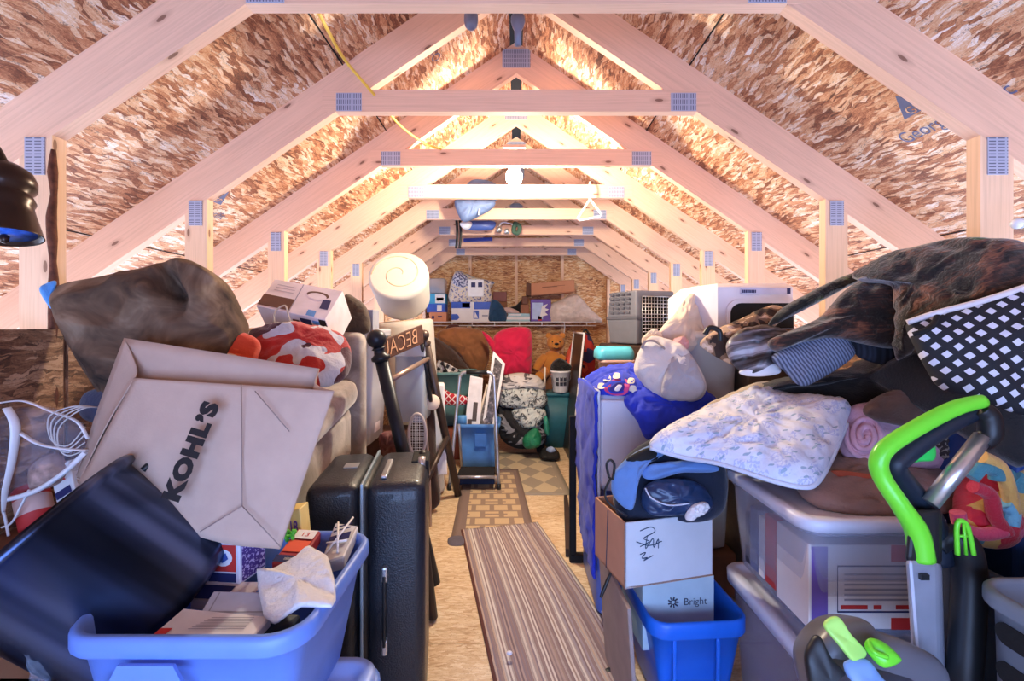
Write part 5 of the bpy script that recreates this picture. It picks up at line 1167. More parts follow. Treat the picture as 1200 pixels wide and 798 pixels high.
mb=MB(); dd_=3.0; tote(mb,PX(722,dd_),3.02,.62,PZ(421,dd_),.21,.2,.03,taper=.03,lip=.008,liph=.02); mk('tub',mb,clear('pinkish_clear',rgb(216,180,176),.75),t)
mb=MB(); mb.loft([rr(PX(720,dd_),3.03,z,w_,w_*.95,.04) for z,w_ in ((PZ(421,dd_),.225),(PZ(419,dd_),.24),(PZ(413,dd_)+.01,.235),(PZ(408,dd_)+.01,.2))],True,True); mk('lid',mb,plain('turquoise',rgb(86,190,216),.4),t)
mb=MB(); mb.bx(.55,.8,2.92,3.14,0,.615,bevel=.01); mk('carton',mb,M_cardd,None,'brown carton under the turquoise lidded container','carton')
# --- black frame and tall mirror near the aisle
t=thing('metal_frame','black metal frame standing upright at the right of the aisle','frame')
mb=MB(); mb.box(V((.295,2.38,.38)),(.035,.03,.76),bevel=.003); mk('upright',mb,M_blackmat,t)
mb=MB(); mb.bx(.28,.375,2.36,2.4,0,.04,bevel=.003); mk('base_rail',mb,M_blackmat,t)
mb=MB(); mb.hexa([V((.262,2.42,0)),V((.31,2.42,0)),V((.36,3.2,0)),V((.335,3.2,0)),V((.262,2.42,.045)),V((.31,2.42,.045)),V((.36,3.2,.045)),V((.335,3.2,.045))],.003,1); mk('side_rail',mb,plain('dark_brown_rail',rgb(58,44,40),.6),t)
t=thing('door_mirror','tall narrow dark panel with thin white edges leaning beside the aisle','mirror')
A_=[V((.47,4.77,0)),V((.49,4.1,0)),V((.505,4.1,0)),V((.485,4.77,0))]; B_=[V((.605,4.77,1.165)),V((.612,4.1,1.165)),V((.627,4.1,1.165)),V((.62,4.77,1.165))]
mb=MB(); mb.hexa(A_+B_,.001,1); mk('panel',mb,plain('espresso_panel',rgb(48,36,36),.35,var=.2),t)
def edge(p,q,r_=.009): mb.rod(p,q,r_,8)
mb=MB(); 
for p,q in ((A_[0],B_[0]),(A_[1],B_[1]),(B_[0],B_[1])): edge(p,q)
mk('edge_trim',mb,M_white,t)
# ================================================================ FLOOR COVERINGS
def strip(L,Rr,th,nu=14,nv=40,wave=0):
    """rug from left and right edge point lists (x,y), draped a few mm above the floor; UV in metres"""
    l=cr_open([V((x,y,0)) for x,y in L],nv); r=cr_open([V((x,y,0)) for x,y in Rr],nv)
    mb=MB(); vs=[];uv=[];hh=0; wd=sum((a-b).length for a,b in zip(l,r))/len(l)
    for j in range(nv+1):
        if j: hh+=((l[j]+r[j])/2-(l[j-1]+r[j-1])/2).length
        for i in range(nu+1):
            p=l[j].lerp(r[j],i/nu); w=0
            if wave: w=wave*(max(0,noise.noise(V((p.x*3,p.y*5,1)))) )
            vs.append(p+V((0,0,th+w))); uv.append((wd*i/nu,hh))
    n=len(vs); W=nu+1; fs=[]
    for j in range(nv):
        for i in range(nu): fs.append([j*W+i,j*W+i+1,(j+1)*W+i+1,(j+1)*W+i])
    rim=[i for i in range(W)]+[j*W+nu for j in range(1,nv+1)]+[nv*W+i for i in range(nu-1,-1,-1)]+[j*W for j in range(nv-1,0,-1)]
    low=[V((p.x,p.y,.0008)) for p in vs]
    for k in range(len(rim)):
        a=rim[k];b=rim[(k+1)%len(rim)]; fs.append([b,a,n+a,n+b])
    mb.add(vs+low,fs,0,True,uv+uv); return mb
RW=.507
def f_run(t):
    u=t.uv(); s=t.new('ShaderNodeSeparateXYZ'); t.link(u,s.inputs[0])
    w=t.math('ADD',s.outputs[0],t.math('MULTIPLY',t.math('SUBTRACT',t.noise(u,9,1).outputs[0],.5),.006))
    k=t.math('FLOOR',t.math('MULTIPLY',w,150))
    wn=t.new('ShaderNodeTexWhiteNoise',noise_dimensions='1D'); t.link(k,wn.inputs['W'])
    c=t.ramp(wn.outputs[0],[(.0,rgb(150,128,128)),(.2,rgb(214,204,198)),(.4,rgb(176,156,152)),(.55,rgb(222,214,208)),(.7,rgb(160,148,160)),(.84,rgb(196,172,156)),(.93,rgb(130,110,116))],True)
    alt=t.math('GREATER_THAN',t.math('FRACT',t.math('MULTIPLY',w,75)),.55)
    c=t.mix(t.math('MULTIPLY',alt,.5),c,rgb(112,98,104))
    e=t.math('MAXIMUM',t.math('LESS_THAN',s.outputs[0],.012),t.math('GREATER_THAN',s.outputs[0],RW-.012))
    e=t.math('MAXIMUM',e,t.math('GREATER_THAN',s.outputs[1],1.71))
    c=t.mix(t.math('MULTIPLY',t.noise(u,240,2).outputs[0],.3),c,rgb(90,74,76))
    return t.mix(e,c,rgb(104,62,54))
L=[(.02,1.15),(-.08,1.573),(-.2,2.12),(-.333,2.73)]; Rr=[(.47,1.15),(.41,1.573),(.318,2.127),(.133,2.84)]
Rr=[(.49,1.15),(.415,1.6),(.315,2.12),(.133,2.84)]
mk('runner_rug',strip(L,Rr,.007,20,60,.006),pattern('striped_runner',f_run,.95,.5),None,'long striped runner rug in mauve and cream lying down the aisle','rug')
def f_geo(t):
    u=t.uv(); s=t.new('ShaderNodeSeparateXYZ'); t.link(u,s.inputs[0]); x,y=s.outputs[0],s.outputs[1]
    def band(v,p,o,w): return t.math('LESS_THAN',t.math('FRACT',t.math('ADD',t.math('DIVIDE',v,p),o)),w)
    h=band(y,.105,.1,.2)
    cellr=t.math('FLOOR',t.math('DIVIDE',y,.105)); par=t.math('GREATER_THAN',t.math('FRACT',t.math('MULTIPLY',cellr,.5)),.25)
    xo=t.math('ADD',x,t.math('MULTIPLY',par,.06))
    v_=band(xo,.12,.2,.26); h2=t.math('MULTIPLY',band(y,.21,.3,.1),band(t.math('ADD',x,.03),.24,.1,.6))
    m=t.math('MAXIMUM',t.math('MAXIMUM',h,v_),h2)
    c=t.mix(t.math('MULTIPLY',m,.8),rgb(206,180,142),rgb(128,108,98))
    e=t.math('MAXIMUM',t.math('LESS_THAN',x,.075),t.math('GREATER_THAN',x,.425))
    e=t.math('MAXIMUM',e,t.math('LESS_THAN',y,.07)); e=t.math('MAXIMUM',e,t.math('GREATER_THAN',y,1.22))
    c=t.mix(e,c,rgb(120,102,98)); return t.mix(t.math('MULTIPLY',t.noise(u,120,2).outputs[0],.35),c,rgb(150,128,112))
mk('area_rug',strip([(-.376,2.59),(-.44,3.9)],[(.118,2.6),(.015,3.91)],.006,12,30),pattern('geometric_rug',f_geo,.95,.5),None,'beige rug with brown interlocking bars in front of the step stool','rug')
def f_dmd(t):
    u=t.uv(); s=t.new('ShaderNodeSeparateXYZ'); t.link(u,s.inputs[0]); x,y=s.outputs[0],s.outputs[1]
    def tri(v,p): return t.math('ABSOLUTE',t.math('SUBTRACT',t.math('FRACT',t.math('DIVIDE',v,p)),.5))
    m=t.math('LESS_THAN',t.math('ADD',tri(x,.19),tri(y,.27)),.5)
    c=t.mix(m,rgb(150,140,126),rgb(196,180,150))
    e=t.math('MAXIMUM',t.math('LESS_THAN',x,.05),t.math('GREATER_THAN',x,.59)); e=t.math('MAXIMUM',e,t.math('LESS_THAN',y,.05)); e=t.math('MAXIMUM',e,t.math('GREATER_THAN',y,1.05))
    c=t.mix(e,c,rgb(144,136,124)); return t.mix(t.math('MULTIPLY',t.noise(u,110,2).outputs[0],.35),c,rgb(160,146,124))
mk('area_rug',strip([(-.24,3.31),(-.3,4.42)],[(.405,3.31),(.345,4.42)],.003,12,20),pattern('diamond_rug',f_dmd,.95,.5),None,'grey and tan rug with a diamond pattern at the far end of the aisle','rug')
mb=MB(); mb.edgebox(V((-.46,2.46,.008)),V((.15,.02,0)),V((-.03,.14,0)),V((0,0,.006)),bevel=.002) if 0 else mb.puff([(526,630,2.62),(541,628,2.62),(543,638,2.55),(527,639,2.55)],.006,n=(0,0,1)); mk('rug_pad',mb,plain('grey_felt',rgb(96,90,100),.9,bump=.4),None,'grey felt scrap under the corner of the geometric rug','felt')
mb=MB(); mb.ball(P(597,769,1.66)+V((0,0,.012)),.009,10,sc=(1.3,1,.8)); mk('lint_ball',mb,plain('lint',rgb(226,222,228),.95,bump=.8),None,'small white ball of fluff lying on the striped runner','fluff')
mb=MB(); mb.puff([(708,786,1.62),(714,783,1.62),(722,785,1.62),(723,794,1.6),(716,798,1.6),(709,793,1.6)],.012,n=(0,0,1)); mk('cable_end',mb,M_black,None,'small black plastic cap on the near edge of the striped runner','cap')

# ================================================================ FAR END
# step stool
t=thing('step_stool','silver folding step stool with black grip and dark tread at the left of the aisle','step stool')
d=3.45; dz=lambda py:PZ(py,d)
M_al=plain('aluminium',rgb(186,190,200),.3,metal=.7)
xl,xr=PX(537,d),PX(579,d); zt=PZ(437,d)
fl=V((PX(531,3.62),3.5,0)); fr_=V((PX(585,3.5),3.42,0))
mb=MB(); mb.tube([V((fl.x,3.42,.02)),V((xl,3.5,PZ(452,d))),V((xl+.012,3.505,zt-.03)),V((xl+.05,3.505,zt)),V((xr-.05,3.505,zt)),V((xr-.012,3.505,zt-.03)),V((xr,3.5,PZ(452,d))),V((fr_.x,3.42,.02))],.0125,12,sub=5); mk('hoop_frame',mb,M_al,t)
mb=MB(); mb.tube([V((xl+.055,3.505,zt)),V((xr-.055,3.505,zt))],.017,12,sub=1); mk('grip',mb,M_black,t)
zs=PZ(556,3.4)
mb=MB(); mb.hexa([V((xl-.005,3.38,zs-.03)),V((xr+.005,3.38,zs-.03)),V((xr+.0,3.6,zs-.03)),V((xl,3.6,zs-.03)),V((xl-.005,3.38,zs)),V((xr+.005,3.38,zs)),V((xr,3.6,zs)),V((xl,3.6,zs))],.006,2); mk('step_tread',mb,M_blackmat,t)
mb=MB(); mb.rod(V((xl-.012,3.372,zs-.01)),V((xr+.012,3.372,zs-.01)),.011,10); mb.tube([V((xl-.012,3.372,zs-.01)),V((xl-.016,3.4,zs-.05)),V((xl-.016,3.5,zs-.08))],.01,8); mb.tube([V((xr+.012,3.372,zs-.01)),V((xr+.016,3.4,zs-.05)),V((xr+.016,3.5,zs-.08))],.01,8); mk('step_bar',mb,M_al,t)
for x in (xl-.005,xr+.005):
    mb=MB(); mb.tube([V((x,3.52,PZ(500,d))),V((x,3.75,.02))],.011,10,sub=1); mk('rear_leg',mb,M_al,t)
    mb=MB(); mb.lathe([(.015,0),(.016,.03)],(x,3.755,0),(0,0,1),12); mk('rubber_foot',mb,M_black,t)
for q in (fl,fr_):
    mb=MB(); mb.lathe([(.016,0),(.017,.045)],(q.x,3.42,0),(0,0,1),12); mk('rubber_foot',mb,M_black,t)
mb=MB(); mb.bx(xl,xr,3.53,3.56,zs-.14,zs-.02,bevel=.004); mk('back_panel',mb,plain('shade_navy',rgb(30,44,76),.6),t)
# blue tote with frames
t=thing('storage_tote','mid blue open tote of picture frames directly behind the step stool','tote')
mb=MB(); tote(mb,PX(562,3.95),4.0,0,PZ(497,3.85),.34,.3,.03,taper=.03,lip=.012,liph=.03); mk('tub',mb,plain('denim_blue',rgb(86,146,222),.4),t)
mb=MB(); mb.bx(PX(556,3.84),PX(570,3.84),3.835,3.85,PZ(524,3.84),PZ(508,3.84),bevel=.006); mk('handle_recess',mb,plain('denim_blue_dark',rgb(64,116,196),.4),t)
def frame(name,label,q,d0,d1,tm,mats,cat='picture frame'):
    a,b,c,e=[P(x,y,dd_) for (x,y),dd_ in zip(q,(d0,d0,d1,d1))]
    n=(b-a).cross(e-a).normalized(); t=thing(name,label,cat)
    mb=MB(); mb.hexa([a-n*.02,b-n*.02,c-n*.02,e-n*.02,a,b,c,e],.002,1); mk('moulding',mb,mats[0],t)
    def il(s,r): return a.lerp(b,s).lerp(e.lerp(c,s),r)+n*.002
    m=tm; mb=MB(); qq=[il(m[0],m[1]),il(1-m[0],m[1]),il(1-m[0],1-m[1]),il(m[0],1-m[1])]; mb.hexa(qq+[x+n*.0015 for x in qq]); mk('picture',mb,mats[1],t)
    return t,il
M_photo=pattern('grey_photo',lambda t:t.ramp(t.noise(t.uv(),26,4).outputs[0],[(.35,rgb(30,28,32)),(.55,rgb(92,86,92)),(.7,rgb(180,174,180))]),.35)
frame('picture_frame','tall thin white frame around a dark picture poking up from the blue tote',[(564,505),(578,508),(592,426),(578,411)],3.95,4.1,(.2,.05),[M_white,M_photo])
t,il=frame('picture_frame','white boxed print with two dark shapes leaning in the blue tote',[(544,505),(562,505),(566,443),(551,440)],3.93,4.08,(.06,.03),[M_white,plain('pale_print',rgb(222,222,232),.5)])
for s,r,h in ((.6,.35,.35),(.3,.12,.18)):
    mb=MB(); mb.hexa([il(s-.15,r-h/2),il(s+.15,r-h/2),il(s+.15,r+h/2),il(s-.15,r+h/2)]+[x+V((0,-.006,0)) for x in (il(s-.15,r-h/2),il(s+.15,r-h/2),il(s+.15,r+h/2),il(s-.15,r+h/2))],.004,1); mk('printed_shape',mb,plain('print_dark',rgb(70,62,66),.6),t)
frame('picture_frame','cream edged frame between the white print and the dark picture in the blue tote',[(556,505),(570,505),(581,455),(570,450)],3.94,4.08,(.18,.04),[plain('cream_frame',rgb(214,198,178),.6),M_photo])
mb=MB(); mb.lathe([(.035,0),(.04,.1),(.04,.16),(.037,.162),(.001,.15)],V((PX(541,3.9),3.93,PZ(510,3.9))),(0,0,1),18); mk('plastic_cup',mb,plain('sky_blue',rgb(90,160,226),.4),None,'blue plastic cup at the left end of the blue tote','cup')
# teal tote, red lattice cloth, plaid bag
mb=MB(); tote(mb,PX(572,4.4),4.45,0,PZ(488,4.3),.2,.28,.03,taper=.03,lip=.012,liph=.03); mk('storage_tote',mb,plain('sea_green',rgb(64,132,128),.45),None,'sea green tote half hidden behind the blue tote','tote')
mb=MB(); tote(mb,PX(533,4.3),4.45,.28,PZ(436,4.3),.4,.3,.03,yaw=.2,taper=.03,lip=.012,liph=.03); mk('storage_tote',mb,plain('teal_grey',rgb(92,136,140),.45),None,'grey teal tote under the black and white plaid bag','tote')
mb=MB(); mb.bx(-.75,-.4,4.2,4.6,0,.27,bevel=.008); mk('wood_crate',mb,plain('terracotta',rgb(146,82,62),.8),None,'reddish brown crate low behind the step stool','crate')
def f_lat(t):
    u=t.mapping(t.uv(),.785,(1,1,1)); s=t.new('ShaderNodeSeparateXYZ'); t.link(u,s.inputs[0])
    def ln(v): return t.math('LESS_THAN',t.math('FRACT',t.math('MULTIPLY',v,24)),.2)
    return t.mix(t.math('MAXIMUM',ln(s.outputs[0]),ln(s.outputs[1])),rgb(178,34,54),rgb(228,214,220))
mb=MB(); mb.puff([(513,459),(520,456),(530,461),(545,464),(549,468),(545,474),(528,475),(516,472)],.05,4.05,wr=.006,wf=20); mk('cushion',mb,pattern('red_lattice',f_lat,.9),None,'red cushion with a white lattice pattern left of the step stool','cushion')
def f_plaid(t):
    s=t.new('ShaderNodeSeparateXYZ'); t.link(t.mapping(t.uv(),.5,(1,1,1)),s.inputs[0])
    def ln(v): return t.math('LESS_THAN',t.math('FRACT',t.math('MULTIPLY',v,16)),.5)
    a,b=ln(s.outputs[0]),ln(s.outputs[1]); return t.mix(t.math('MULTIPLY',t.math('ADD',a,b),.5),rgb(226,226,232),rgb(26,28,40))
mb=MB(); mb.puff([(512,425),(520,424),(535,432),(546,441),(546,446),(530,451),(513,454)],.06,4.5,wr=.006,wf=16); 
mk('plaid_bag',mb,pattern('black_plaid',f_plaid,.9),None,'black and white checked bag left of the picture frames','bag')
mb=MB(); mb.tube([P(519,426,4.42),P(524,436,4.4),P(531,446,4.4)],.014,8,flat=.4); mk('bag_strap',mb,M_blackmat,None,'black strap across the checked bag','strap')
# coats
mb=MB(); mb.puff([(512,392),(520,386),(540,383),(565,388),(572,402),(573,420),(566,436),(552,432),(535,412),(518,402)],.12,5.2,wr=.04,wf=7,seed=60); mk('coat',mb,fab('caramel_suede',rgb(150,98,60),var=.2),None,'caramel brown suede coat draped under the left end of the shelf','coat')
mb=MB(); mb.puff([(508,396),(518,400),(535,414),(552,434),(566,440),(552,446),(535,434),(515,424),(507,415)],.1,5.05,wr=.04,wf=7,seed=61); mk('coat',mb,fab('dark_umber',rgb(72,52,44),var=.2),None,'dark umber coat below the caramel one','coat')
mb=MB(); mb.puff([(518,392),(526,381),(537,381),(540,388),(530,394)],.06,5.3,wr=.012,wf=16); mk('hat',mb,fab('maroon_dark',rgb(70,34,34)),None,'dark maroon cap just under the left end of the shelf','cap')
mb=MB(); mb.bx(-1.15,-.38,5.0,5.6,0,.58,bevel=.02); mk('carton',mb,M_cardd,None,'large brown carton holding up the coats at the far left','carton')
# red pillow
t=thing('pillow','crimson red pillow with a pointed ear standing against the far wall','pillow')
M_crim=fab('crimson_cloth',rgb(206,26,72),var=.12,bump=.2)
mb=MB(); mb.puff([(578,396),(590,386),(606,383),(618,384),(623,391),(624,410),(623,432),(620,440),(600,441),(584,437),(578,420)],.13,4.85,wr=.035,wf=7,seed=62,N=90,M=16,pw=.45); mk('pillow_body',mb,M_crim,t)
mb=MB(); mb.puff([(565,389),(569,390),(577,397),(583,406),(580,416),(573,404)],.04,4.8,wr=.006); mk('pillow_ear',mb,M_crim,t)
# bedding
def f_zeb(t): return t.ramp(t.noise(t.mapping(t.uv(),.4,(4,16,1)),1.3,2,.5,1.2).outputs[0],[(.0,rgb(212,208,206)),(.5,rgb(206,202,202)),(.53,rgb(92,88,92)),(.62,rgb(210,206,204))],True)
def f_leaf(t): return t.ramp(t.noise(t.uv(),26,2,.5,1).outputs[0],[(.0,rgb(198,206,204)),(.52,rgb(206,212,212)),(.55,rgb(76,84,90)),(.66,rgb(200,206,206))],True)
M_zeb=pattern('zebra_cloth',f_zeb,.9,.2); M_leaf=pattern('leaf_cloth',f_leaf,.9,.2)
M_bkp=pattern('black_floral',lambda t:t.ramp(t.noise(t.uv(),9,2,.5,1).outputs[0],[(.0,rgb(30,30,34)),(.52,rgb(40,40,44)),(.56,rgb(150,150,156)),(.7,rgb(44,42,44))],True),.9)
BG='folded bedding in the aisle pile'
mb=MB(); mb.puff([(586,449),(592,440),(610,437),(628,440),(636,447),(637,455),(610,457),(588,457)],.16,4.45,wr=.03,wf=10,seed=63); mk('comforter',mb,M_zeb,None,'zebra striped comforter on top of the bedding pile under the red pillow','comforter',BG)
mb=MB(); mb.puff([(584,462),(587,455),(610,452),(632,454),(640,462),(641,472),(630,478),(600,477),(585,474)],.17,4.42,wr=.035,wf=9,seed=64); mk('comforter',mb,M_leaf,None,'white comforter with grey leaves, second layer of the bedding pile','comforter',BG)
mb=MB(); mb.puff([(600,480),(618,475),(636,478),(640,488),(632,498),(616,502),(603,494)],.16,4.38,wr=.035,wf=10,seed=65); mk('comforter',mb,M_leaf,None,'grey and white crumpled comforter, third layer of the bedding pile','comforter',BG)
mb=MB(); mb.puff([(584,476),(596,476),(612,492),(634,494),(640,508),(632,522),(605,524),(588,514),(583,495)],.17,4.42,wr=.035,wf=9,seed=66); mk('comforter',mb,M_bkp,None,'black comforter with white scrolls at the bottom of the bedding pile','comforter',BG)
mb=MB(); mb.puff([(612,516),(618,507),(628,502),(634,510),(633,521),(624,525),(615,524)],.1,4.2,wr=.012,wf=16); mk('plastic_bag',mb,plain('bottle_green',rgb(38,124,88),.3,var=.2),None,'green plastic bag at the foot of the bedding pile','bag')
mb=MB(); mb.puff([(637,490),(641,488),(644,500),(643,510),(638,506)],.05,4.25,wr=.01); mk('plastic_bag',mb,plain('sea_bag',rgb(50,140,120),.3,var=.2),None,'sliver of green bag between bedding pile and teal bin','bag')
mb=MB(); mb.puff([(632,530,4.3),(642,526,4.4),(652,528,4.4),(656,536,4.15),(645,538,4.1),(634,536,4.15)],.05,wr=.01,n=(0,-.4,1)); mk('shoe',mb,M_blackmat,None,'small black bundle on the floor before the teal bin','bundle')
mb=MB(); mb.puff([(640,527,4.2),(646,524,4.2),(651,528,4.18),(645,531,4.16)],.03,n=(0,-.5,.8)); mk('label_wrapper',mb,plain('pale_blue_w',rgb(150,170,206),.4),None,'pale blue wrapper on the small black bundle','wrapper')
# teal bin with bucket
t=thing('lidded_bin','dark teal square bin under the white bucket','bin')
mb=MB(); mb.loft([rr(.41,4.72,z,w_,w_,.03) for z,w_ in ((0,.22),(.52,.26))],True,True); mk('tub',mb,plain('deep_teal',rgb(36,100,116),.5),t)
mb=MB(); mb.loft([rr(.41,4.72,z,w_,w_,.03) for z,w_ in ((.52,.275),(.55,.28),(.56,.26))],True,True); mk('lid',mb,plain('deep_teal',rgb(36,100,116),.5),t)
t=thing('bucket','white bucket with dark print stuffed with black cloth, on the teal bin','bucket')
bo=V((PX(657,4.6),4.62,.565)); zb=PZ(434,4.6)-.565
mb=MB(); mb.lathe([(.07,0),(.078,.01),(.1,zb-.02),(.107,zb-.018),(.107,zb),(.098,zb),(.094,zb-.05),(.072,.015)],bo,(0,0,1),30); mk('pail',mb,M_white,t)
for a in (-2.0,-1.55,-1.15):
    mb=MB(); y0=.1; u_=V((-math.sin(a),math.cos(a),0)); cc=bo+V((math.cos(a)*.092,math.sin(a)*.092,zb*.55)); mb.box(cc,(.03,.004,.1),yaw=a+math.pi/2); mk('printed_mark',mb,plain('charcoal_print',rgb(50,52,64),.5),t)
mb=MB(); mb.tube([bo+V((-.106,0,zb-.03)),bo+V((-.07,-.1,zb-.1)),bo+V((.07,-.1,zb-.1)),bo+V((.106,0,zb-.03))],.003,6); mk('bail_handle',mb,M_silver,t)
mb=MB(); mb.puff([(645,432),(648,424),(656,420),(664,424),(670,431),(660,436),(650,436)],.07,4.6,wr=.03,wf=22,seed=70); mk('black_cloth',mb,M_blk,None,'bunched black cloth spilling from the white bucket','cloth')
mb=MB(); mb.lathe([(.011,0),(.011,.26),(.006,.27)],V((PX(638,4.5),4.5,PZ(462,4.5))),(0.02,0,1),12); mk('candle_stick',mb,plain('ivory',rgb(220,206,190),.5),None,'pale stick standing left of the white bucket','stick')
mb=MB(); mb.bx(.2,.28,4.42,4.6,0,PZ(462,4.5),bevel=.01); mk('dark_carton',mb,M_blackmat,None,'narrow black carton between bedding pile and teal bin','carton')
# teddy bear
t=thing('teddy_bear','honey coloured teddy bear sitting under the shelf','teddy bear')
M_ted=fab('honey_plush',rgb(206,134,58),var=.15,bump=.7); s_=5.25
mb=MB(); hc=P(651,402,s_); bc=P(647,425,s_)
mb.ball(hc,.105,24,sc=(1,.9,.95)); 
def sk(pts,rs): mb.tube(pts,rs,14,sub=6)
mb.ball(bc,.125,24,sc=(.95,.8,1.15))
sk([bc+V((-.08,-.02,.07)),bc+V((-.15,-.06,.0)),bc+V((-.2,-.1,-.08))],[.05,.05,.04]); sk([bc+V((.08,-.02,.07)),bc+V((.15,-.06,.0)),bc+V((.18,-.1,-.06))],[.05,.05,.04])
sk([bc+V((-.07,-.03,-.1)),bc+V((-.13,-.14,-.14)),bc+V((-.16,-.22,-.13))],[.06,.055,.05]); sk([bc+V((.07,-.03,-.1)),bc+V((.13,-.14,-.14)),bc+V((.16,-.22,-.13))],[.06,.055,.05])
mb.ball(hc+V((0,-.085,-.025)),.052,18,sc=(1.15,.8,.85)); mk('bear_body',mb,M_ted,t)
for sg in (-1,1):
    mb=MB(); mb.ball(hc+V((sg*.08,0,.085)),.034,14,sc=(1,.6,1)); mk('ear',mb,M_ted,t)
    mb=MB(); mb.ball(hc+V((sg*.042,-.09,.02)),.009,10); mk('eye',mb,M_black,t)
mb=MB(); mb.ball(hc+V((0,-.13,-.005)),.018,12,sc=(1.4,.8,.8)); mk('nose',mb,M_black,t)
mb=MB(); mb.tube([hc+V((-.03,-.122,-.05)),hc+V((0,-.128,-.06)),hc+V((.03,-.122,-.05))],.004,6); mk('mouth',mb,M_black,t)
mb=MB(); mb.bx(.12,.72,5.2,5.65,0,.66,bevel=.02); mk('carton',mb,M_cardd,None,'wide brown carton under the teddy bear','carton')
# kids backpack
t=thing('backpack','navy and red school backpack behind the tall dark panel','backpack')
mb=MB(); mb.puff([(661,436),(664,415),(672,398),(682,390),(690,392),(696,405),(697,430),(694,446),(664,446)],.12,5.0,wr=.008,seed=72); mk('pack_body',mb,pattern('navy_red_pack',lambda t:t.ramp(t.noise(t.uv(),6,1).outputs[0],[(.0,rgb(40,44,92)),(.5,rgb(186,52,46)),(.6,rgb(214,88,64)),(.7,rgb(30,30,50))],True),.8),t)
mb=MB(); mb.puff([(662,434),(666,418),(673,410),(676,425),(672,436)],.05,4.85); mk('front_pocket',mb,plain('coral',rgb(226,92,76),.7),t)
mb=MB(); mb.tube([P(683,391,4.95),P(686,386,4.95),P(691,392,4.95)],.012,8); mk('top_loop',mb,M_black,t)
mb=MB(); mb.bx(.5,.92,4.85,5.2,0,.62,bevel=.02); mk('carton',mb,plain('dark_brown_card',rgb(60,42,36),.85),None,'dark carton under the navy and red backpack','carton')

# wire shelf
t=thing('wire_shelf','white wire shelf fixed across the far wall','shelf')
zs=1.285; ys0,ys1=5.68,6.0
mb=MB(); mb.rod(V((-1.14,ys0,zs)),V((1.0,ys0,zs)),.007,8); mb.rod(V((-1.14,ys1,zs)),V((1.0,ys1,zs)),.006,8); mb.rod(V((-1.14,ys0,zs-.045)),V((1.0,ys0,zs-.045)),.006,8); mk('long_rods',mb,M_white,t)
mb=MB()
for k in range(52): 
    x=-1.13+k*.0417; mb.rod(V((x,ys0,zs+.003)),V((x,ys1,zs+.003)),.0028,6)
mk('cross_wires',mb,M_white,t)
mb=MB()
for x in (-1.1,-.8,-.55,-.27,.04,.32,.6,.88): mb.rod(V((x,ys0,zs)),V((x,ys0,zs-.045)),.006,6)
mk('lip_struts',mb,M_white,t)
for x in (-.61,.0,.61):
    mb=MB(); mb.rod(V((x,ys0+.02,zs-.045)),V((x,6.005,zs-.3)),.007,8); mk('bracket',mb,M_white,t)
Z=zs+.0065; Ds=5.74
def sx(px): return PX(px,Ds)
def sz(py): return Z+(377-py)/F*Ds
def sbox(name,label,cat,x0,x1,y0,y1,mats,decs=(),dy=.2,bevel=.004,y=None,texts=()):
    mb=MB(); yy=y or Ds; mb.bx(sx(x0),sx(x1),yy,yy+dy,sz(y0),sz(y1),bevel=bevel)
    o=V((sx(x0),yy,sz(y0))); u=V((sx(x1)-sx(x0),0,0)); v=V((0,0,sz(y1)-sz(y0)))
    for d_ in decs: mb.decal(o,u,v,*d_)
    return mk(name,mb,mats,None,label,cat)
M_b2=plain('carton_royal',rgb(44,86,190),.5); M_cy=plain('carton_cyan',rgb(60,160,210),.5)
sbox('carton','brown carton at the bottom of the left stack on the shelf','carton',503,523,377,366,[plain('salmon_card',rgb(206,140,108),.8),M_navy],[(.15,.3,.3,.6,1),(.5,.75,.45,.6,1)])
sbox('carton','royal blue carton second in the left stack on the shelf','carton',500,522,366,356,[M_b2,M_paper],[(.55,.8,.15,.85,1)])
sbox('carton','blue and white carton third in the left stack on the shelf','carton',498,522,356,344,[M_cy,M_paper,M_grey],[(.5,.98,.05,.9,1),(.56,.9,.3,.6,2)])
t=thing('storage_bin','small clear bin on top of the left stack on the shelf','bin')
mb=MB(); mb.bx(sx(498),sx(521),Ds+.01,Ds+.2,sz(344),sz(326),bevel=.015,seg=3); mk('tub',mb,clear('clear_pale',rgb(200,196,206),.45),t)
mb=MB(); mb.puff([(500,343),(502,336),(510,335),(516,339),(517,343)],.05,Ds+.1); mk('blue_cloth',mb,plain('azure_cloth',rgb(30,140,200),.8),None,'azure blue cloth inside the small clear bin on the shelf','cloth')
t=thing('carton','white and blue carton with arrow and wave logo on the shelf under the toy bag','carton')
mb=MB(); o=V((sx(529),Ds,Z)); u=V((sx(575)-sx(529),0,0)); v=V((0,0,sz(354)-Z)); mb.bx(sx(529),sx(575),Ds,Ds+.22,Z,sz(354),bevel=.003)
mb.decal(o,u,v,0,.48,.68,1,1); mb.decal(o,u,v,.58,1,.62,1,1); mb.decal(o,u,v,.27,.47,.72,.95,2)
mb.decal(o,u,v,0,0,0,0,1,.0014,[(0,.08),(.15,.08),(.21,.22),(.15,.38),(0,.38)]); mb.decal(o,u,v,.56,.7,.14,.56,1,.0014); mb.decal(o,u,v,0,0,0,0,0,.002,[(.58,.18),(.68,.18),(.6,.5)]); mb.decal(o,u,v,.78,.93,.26,.34,3)
mk('box_body',mb,[M_paper,M_b2,plain('plum',rgb(120,62,130),.6),M_grey],t)
t=thing('toy_bag','clear plastic bag stuffed with pale toys on the shelf','bag')
